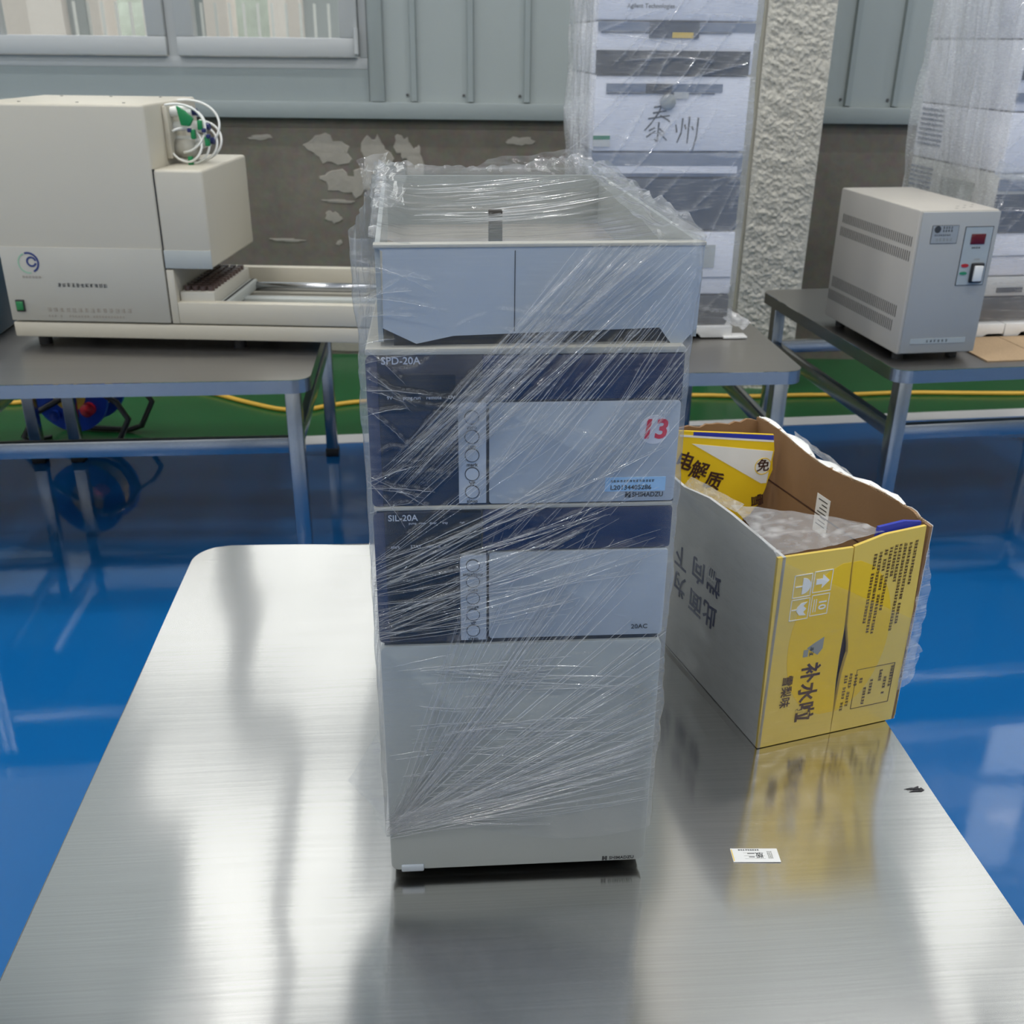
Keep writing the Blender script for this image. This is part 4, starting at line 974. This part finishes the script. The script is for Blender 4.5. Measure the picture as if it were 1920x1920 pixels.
def smooth_path(pts, n=8):
    P_ = [Vector(p) for p in pts]; out = []
    for i in range(len(P_)-1):
        p0, p1, p2, p3 = P_[max(i-1, 0)], P_[i], P_[i+1], P_[min(i+2, len(P_)-1)]
        for k_ in range(n):
            t = k_/n; out.append(.5*((2*p1)+(-p0+p2)*t+(2*p0-5*p1+4*p2-p3)*t*t+(-p0+3*p1-3*p2+p3)*t**3))
    return out+[P_[-1]]
cz = .011
MBc = MB().tube(smooth_path([(-1.55, 4.17, cz), (-1.41, 4.2, cz), (-1.276, 4.132, cz), (-1.114, 4.025, cz), (-.951, 3.937, cz), (-.842, 3.934, cz), (-.753, 3.99, cz), (-.607, 4.049, cz), (-.2, 4.13, cz), (.3, 4.16, cz), (.796, 4.173, cz), (1.0, 4.165, cz), (1.236, 4.19, cz), (1.422, 4.201, cz), (1.715, 4.24, cz), (2.204, 4.249, cz), (3.2, 4.3, cz)]), .010, 8)
tag(MBc.build('floor_cable', 'cable_yellow', None, smooth=True), 'yellow cable running along the green floor strip', 'cable')
tag(MB().tube(smooth_path([(-1.74, 3.60, .009), (-1.80, 3.56, .009), (-1.88, 3.52, .009), (-2.1, 3.47, .009), (-2.6, 3.7, .009)]), .008, 8).build('power_cord', 'black_plastic', None, smooth=True), 'black power cord on the green floor beside the cable reel', 'cable')
tag(MB().tube(smooth_path([(-1.98, 4.02, cz), (-2.06, 3.98, cz), (-2.2, 4.0, cz), (-2.6, 4.05, cz)]), .010, 8).build('floor_cable', 'cable_yellow', None, smooth=True), 'short yellow cable end left of the cable reel', 'cable')

# ================================================================== WRAPPED STACK BY THE COLUMN
GX, GY, GR = .205, 2.875, math.radians(5); GW, GD = .415, .45
def module(label, z0, z1, m, x, y, rz, W=GW, Dp=GD, bev=.006, name='instrument_module'):
    t = thing(name, label, 'instrument', (x, y, T), rz)
    b = bx('housing', 0, W, 0.004, Dp, z0+.001, z1-.001, m, t, bev)
    return t, b
def g(label, z0, z1, m): return module(label, z0, z1, m, GX, GY, GR)
t, b = g('topmost white module of the wrapped stack by the column', .862-.03, 1.00, 'module_white')
text('maker_mark', 'Agilent Technologies', .0145, 'ink_dark', b, (.075, .0035, .866), bold=.01)
t, b = g('white module with grey display band, second in the wrapped stack by the column', .705, .831, 'module_white')
bx('display_band', .002, GW-.002, .001, .006, .808, .829, 'gray_band', b); dsp = bx('display', .135, .265, -.001, .006, .792, .830, 'slate', b)
bx('display_label', .195, .25, -.0015, 0, .793, .806, 'reel_yellow', dsp); bx('seam', .01, .35, .0005, .004, .8035, .806, 'slate', b)
bx('grille', .0, .405, -.0005, .006, .7055, .763, 'charcoal', b)
t, b = g('white module with round knob and black handwriting, third in the wrapped stack', .515, .704, 'module_white')
bx('display_band', .03, .34, .001, .006, .664, .684, 'gray_band', b); bx('display', .135, .205, -.001, .006, .662, .684, 'charcoal', b); bx('display_label', .21, .25, -.001, .006, .648, .664, 'module_warm', b)
bx('seam', .03, .32, .0005, .004, .659, .6615, 'slate', b)
MB().tube([(.195, .004, .640), (.195, -.012, .640)], .020, 24).build('knob', 'plate_silver', b, .002)
# brush-like handwriting: strokes of the two characters
def strokes(parent, segs, m, y=-.0012, wdt=.0022):
    mb = MB()
    for s in segs:
        for (p, q) in zip(s, s[1:]):
            dx, dz = q[0]-p[0], q[1]-p[1]; l_ = math.hypot(dx, dz) or 1; nx_, nz_ = -dz/l_*wdt, dx/l_*wdt
            mb.prism([(p[0]-nx_, p[1]-nz_), (q[0]-nx_*.7, q[1]-nz_*.7), (q[0]+nx_*.7, q[1]+nz_*.7), (p[0]+nx_, p[1]+nz_)], y, y+.0006, 'y')
    return mb.build('handwriting', m, parent)
ox, oz = .138, .520
strokes(b, [[(.022, .098), (.058, .104)], [(.020, .084), (.056, .090)], [(.008, .070), (.066, .078)], [(.046, .112), (.036, .086), (.018, .060), (.0, .040)], [(.040, .078), (.060, .068), (.068, .062)],
            [(.038, .062), (.036, .012)], [(.036, .012), (.028, .020)], [(.012, .040), (.028, .048)], [(.006, .024), (.030, .040)], [(.040, .046), (.054, .034)], [(.040, .036), (.062, .016)]], 'marker_black').location = (ox, .004, oz+.008)
strokes(b, [[(.0, .040), (-.004, .060)], [(.014, .076), (.012, .040), (.002, .014)], [(.020, .060), (.024, .048)], [(.032, .080), (.030, .012)], [(.040, .056), (.044, .046)], [(.056, .078), (.054, .030), (.046, -.006)]], 'marker_black').location = (ox+.088, .004, oz+.004)
gs = bx('green_sticker', .0, .045, -.0012, .0045, .528, .556, 'module_warm', b); bx('green_stripe', .0, .045, -.0016, -.001, .546, .556, 'lamp_green', gs)
t, b = g('blue-grey module below the handwritten one in the wrapped stack', .448, .514, 'gray_band')
bx('light_strip', .02, .40, .001, .006, .460, .478, 'module_white', b)
t, b = g('dark slate module in the middle of the wrapped stack by the column', .306, .447, 'slate')
t, b = g('white module with grey window low in the wrapped stack by the column', .128, .305, 'module_white')
bx('window_panel', .27, .36, .001, .006, .205, .268, 'machine_grey', b); bx('seam', .0, .41, .001, .006, .176, .179, 'gray_band', b)
t, b = g('dark bottom module of the wrapped stack by the column', .040, .127, 'charcoal')
bb = thing('foam_board', 'white foam board under the wrapped stack by the column', 'board', (GX, GY, T), GR)
MB().prism([(-.01, .004), (.25, .004), (.27, .016), (.33, .016), (.34, .004), (.43, .004), (.43, .038), (-.01, .038)], -.004, GD, 'y').build('board', 'foam_white', bb, .002)
bx('corner_piece', .405, .475, -.012, .03, 0.002, .008, 'foam_white', bb, .001)

def bg_film(label, x, y, rz, W, Dp, z0, z1, seed, flare=0.0, hz_left=.6):
    wr = thing('stretch_film', label, 'plastic film', (x, y, T), rz)
    P, Nn, A = sleeve_path(W, Dp, .012, .012, 110, 60); nu = len(P); ZV = np.linspace(z0, z1, 200); nv = len(ZV)
    rr_ = random.Random(seed); ls = []
    for _ in range(70):
        a = rr_.uniform(-.1, W); z = rr_.uniform(z0, z1); l_ = rr_.uniform(.08, .3); an = rr_.choice([rr_.uniform(-.25, .35), rr_.uniform(.7, 1.2), rr_.uniform(.7, 1.1)])
        ls.append((a, z, a+l_*math.cos(an), z+l_*math.sin(an), .0035*rr_.uniform(.4, 1.2), .0038*rr_.uniform(.6, 1.4), rr_.uniform(-.01, .01)))
    S = np.tile(A, (nv, 1)); Zg = np.tile(ZV[:, None], (1, nu)); isf = ~np.isnan(S); S0 = np.where(isf, S, -9)
    H, Hz = ridge_field(S0, Zg, ls)
    bn = np.array([[noise.noise(Vector((P[j, 0]*9+seed, P[j, 1]*9, z*6))) for j in range(nu)] for z in ZV])
    bn2 = np.array([[noise.noise(Vector((P[j, 0]*40+seed, P[j, 1]*40, z*5))) for j in range(nu)] for z in ZV])
    disp = H+.007*bn+.004*bn2*(~isf)
    lft = (np.tile(Nn[:, 0], (nv, 1)) < -.5)
    disp += lft*.012*np.abs(bn)
    co = np.stack([P[None, :, 0]+Nn[None, :, 0]*disp, P[None, :, 1]+Nn[None, :, 1]*disp, Zg], -1)
    hz = np.clip(Hz*.4, 0, 1.2)+.3*np.abs(bn)+lft*hz_left*(.5+np.abs(bn2)*1.5)
    grid_obj('film_sleeve', co, nu, nv, 'film_milky', wr, hz, wrap=True)
    V_, F_, Hh = strip_mesh([l for l in ls if l[2] < W+.01], -.016, .0007, .0016, seed)
    me = bpy.data.meshes.new('film_crease'); me.from_pydata(V_, [], F_); me.materials.append(M['film_thread'])
    at = me.attributes.new('haze', 'FLOAT', 'POINT'); at.data.foreach_set('value', Hh)
    o = bpy.data.objects.new('film_crease', me); C.objects.link(o); o.parent = wr; o['kind'] = 'stuff'
    return wr
wr = bg_film('milky stretch film around the stack with black handwriting', GX, GY, GR, GW, GD, .035, 1.0, 31)
crumple('film_tail', [(-.02, .02, .42), (-.035, .10, .47), (-.06, .16, .62), (-.02, .05, .66)], 40, 40, .005, (60, 60, 12), .8, 'film_milky', wr, 14)
crumple('film_tail', [(.40, .0, .06), (.46, -.02, .03), (.48, -.01, .05), (.42, .02, .085)], 20, 16, .006, 60, .8, 'film_milky', wr, 15)

# ================================================================== VOLTAGE REGULATOR
rg = thing('voltage_regulator', 'cream metal voltage regulator box with vent slots and red display', 'regulator', (1.0344, 2.674, T), math.radians(9.3))
RW, RD, RH0, RH1 = .222, .455, .022, .400
hs = bx('housing', 0, RW, 0.006, RD, RH0, RH1, 'reg_cream', rg, .005)
fp = bx('front_panel', .006, RW, 0, .008, RH0+.004, RH1-.004, 'reg_front', rg, .002)
for (a, b) in ((.03, .05), (.19, .05), (.03, .40), (.19, .40)): MB().tube([(a, b, 0), (a, b, .024)], .015, 14).build('foot', 'rubber', rg)
for (z0, z1, y0, y1) in ((.306, .331, .025, .418), (.268, .294, .025, .423), (.116, .147, .045, .430), (.076, .106, .055, .443)):
    n = 38; vent = MB()
    for i in range(n):
        y = y0+(y1-y0)*i/(n-1); vent.box(-.0006, .001, y-.0017, y+.0017, z0, z1)
    v = vent.build('vent_slots', 'slot_dark', hs); v['kind'] = 'stuff'
np_ = bx('name_plate', .038, .110, -.0015, 0, .318, .362, 'plate_silver', fp)
MB().ring((.052, .353), 0, .009, -.0022, -.0014).build('plate_emblem', 'ink_dark', np_)
glyphs('plate_print', 4, .0065, 'ink_dark', np_, (.066, -.0018, .354), seed=61, rows=2, pitch=1.2); glyphs('plate_print', 8, .005, 'ink_dark', np_, (.045, -.0018, .336), seed=62); glyphs('plate_print', 5, .0085, 'print_grey', np_, (.050, -.0018, .323), seed=63)
MB().box(.037, .111, -.0012, 0, .317, .318).box(.037, .111, -.0012, 0, .362, .363).box(.037, .038, -.0012, 0, .317, .363).box(.110, .111, -.0012, 0, .317, .363).build('plate_border', 'ink_dark', np_)
cp = bx('control_panel', .131, .208, -.0012, 0, .208, .358, 'reg_panel', fp)
MB().box(.130, .209, -.0014, 0, .207, .2085).box(.130, .209, -.0014, 0, .3575, .359).box(.130, .1315, -.0014, 0, .208, .358).box(.2075, .209, -.0014, 0, .208, .358).build('panel_border', 'ink_dark', cp)
bx('digital_display', .150, .190, -.003, -.001, .314, .340, 'led_maroon', cp, .0005)
glyphs('panel_print', 4, .006, 'ink_dark', cp, (.155, -.0016, .302), seed=64, gap=.1)
MB().prism([(.147+.0105*math.cos(a), .259+.0048*math.sin(a)) for a in np.linspace(0, 2*PI, 21)[:-1]], -.0025, -.001, 'y').build('indicator_lamp', 'lamp_red', cp)
MB().prism([(.146+.0105*math.cos(a), .239+.0042*math.sin(a)) for a in np.linspace(0, 2*PI, 21)[:-1]], -.0025, -.001, 'y').build('indicator_lamp', 'lamp_green', cp)
sw_ = bx('breaker_switch', .164, .200, -.010, -.001, .214, .266, 'black_plastic', cp, .004); bx('breaker_cover', .169, .194, -.016, -.009, .219, .260, 'rocker_clear', sw_, .003)
glyphs('panel_print', 3, .005, 'ink_faint', cp, (.170, -.0016, .272), seed=66)
bp_ = bx('maker_strip', .030, .190, -.0014, 0, .052, .066, 'reg_panel', fp); glyphs('strip_print', 6, .0075, 'ink_dark', bp_, (.075, -.0018, .0555), seed=65, gap=.5)
for i in range(6): bx('scratch', .11+.02*(i % 3)+.008*i, .118+.02*(i % 3)+.008*i, .03+.012*i, .033+.012*i, RH1-.0008, RH1+.0003, 'ink_dark', hs)

# ================================================================== WRAPPED STACK AT THE RIGHT
RX, RY, RR = 1.350, 2.965, .150; W2, D2 = .40, .50
def rmod(label, z0, z1, m): return module(label, z0, z1, m, RX, RY, RR, W2, D2)
t, b = rmod('topmost white module of the wrapped stack behind the regulator', .80, 1.0, 'module_white'); bx('grille', .005, W2, -.0005, .006, .83, .90, 'charcoal', b)
t, b = rmod('white module with two dark bands in the stack behind the regulator', .62, .799, 'module_white'); bx('grille', .005, W2, -.0005, .006, .700, .765, 'charcoal', b); bx('display_band', .0, W2, .0005, .006, .645, .668, 'gray_band', b)
bx('display_label', .05, .08, -.001, .004, .645, .655, 'print_navy', b)
t, b = rmod('pale module with side louvres in the stack behind the regulator', .46, .619, 'module_white')
def louvres(b, z0, z1, n, y0, y1):
    for i in range(n):
        z = z0+(z1-z0)*i/(n-1); bx('louvre', -.003, .003, y0, y1, z, z+(z1-z0)/n*.45, 'gray_band', b)
louvres(b, .50, .60, 8, .34, .48)
t, b = rmod('slate fronted module with side louvres behind the regulator', .30, .459, 'module_warm'); bx('front_cover', .0, W2, -.001, .006, .302, .405, 'slate', b); bx('display_band', .0, W2, -.001, .006, .415, .445, 'gray_band', b)
louvres(b, .335, .43, 8, .36, .49); bx('side_recess', -.003, .003, .12, .30, .31, .42, 'machine_grey', b)
t, b = rmod('lavender white module low in the stack behind the regulator', .175, .299, 'module_white'); bx('seam', .0, W2, .001, .006, .232, .235, 'gray_band', b)
t, b = rmod('white drawer module with dark handle slot behind the regulator', .115, .174, 'module_warm'); bx('handle_slot', .06, .14, -.0005, .006, .128, .142, 'charcoal', b)
t, b = rmod('grey film-covered bottom module behind the regulator', .045, .114, 'charcoal')
for (a, b2, lb) in ((-.03, .095, 'short white foam block under the stack behind the regulator'), (.098, .42, 'long white foam block under the stack behind the regulator')):
    q = thing('foam_block', lb, 'board', (RX, RY, T), RR)
    MB().prism([(a, .002), (a+.045, .002), (a+.055, .014), (b2-.055, .014), (b2-.045, .002), (b2, .002), (b2, .040), (a, .040)] if b2 > .2 else [(a, .002), (a+.06, .002), (a+.075, .010), (b2, .010), (b2, .040), (a, .040)], -.02, D2, 'y').build('block', 'foam_white', q, .002)
cd = thing('card_sheet', 'pinkish brown cardboard sheets on the table in front of the right stack', 'board', (RX, RY, T), RR)
bx('sheet', -.10, .075, -.26, -.025, .0005, .004, 'card_edge', cd); bx('sheet', .078, .45, -.26, -.025, .0005, .004, 'card_edge', cd)
wr2 = bg_film('milky stretch film hanging around the stack behind the regulator', RX, RY, RR, W2, D2, .045, 1.0, 57, hz_left=.45)
crumple('film_tail', [(-.03, .05, .42), (-.02, .30, .48), (-.06, .34, 1.0), (-.05, .08, 1.0)], 110, 50, .012, (55, 55, 4), .45, 'film_milky', wr2, 16)
crumple('film_tail', [(-.02, .0, .46), (.20, -.02, .36), (.24, -.02, .40), (-.02, -.01, .50)], 50, 14, .006, 50, .8, 'film_milky', wr2, 17)
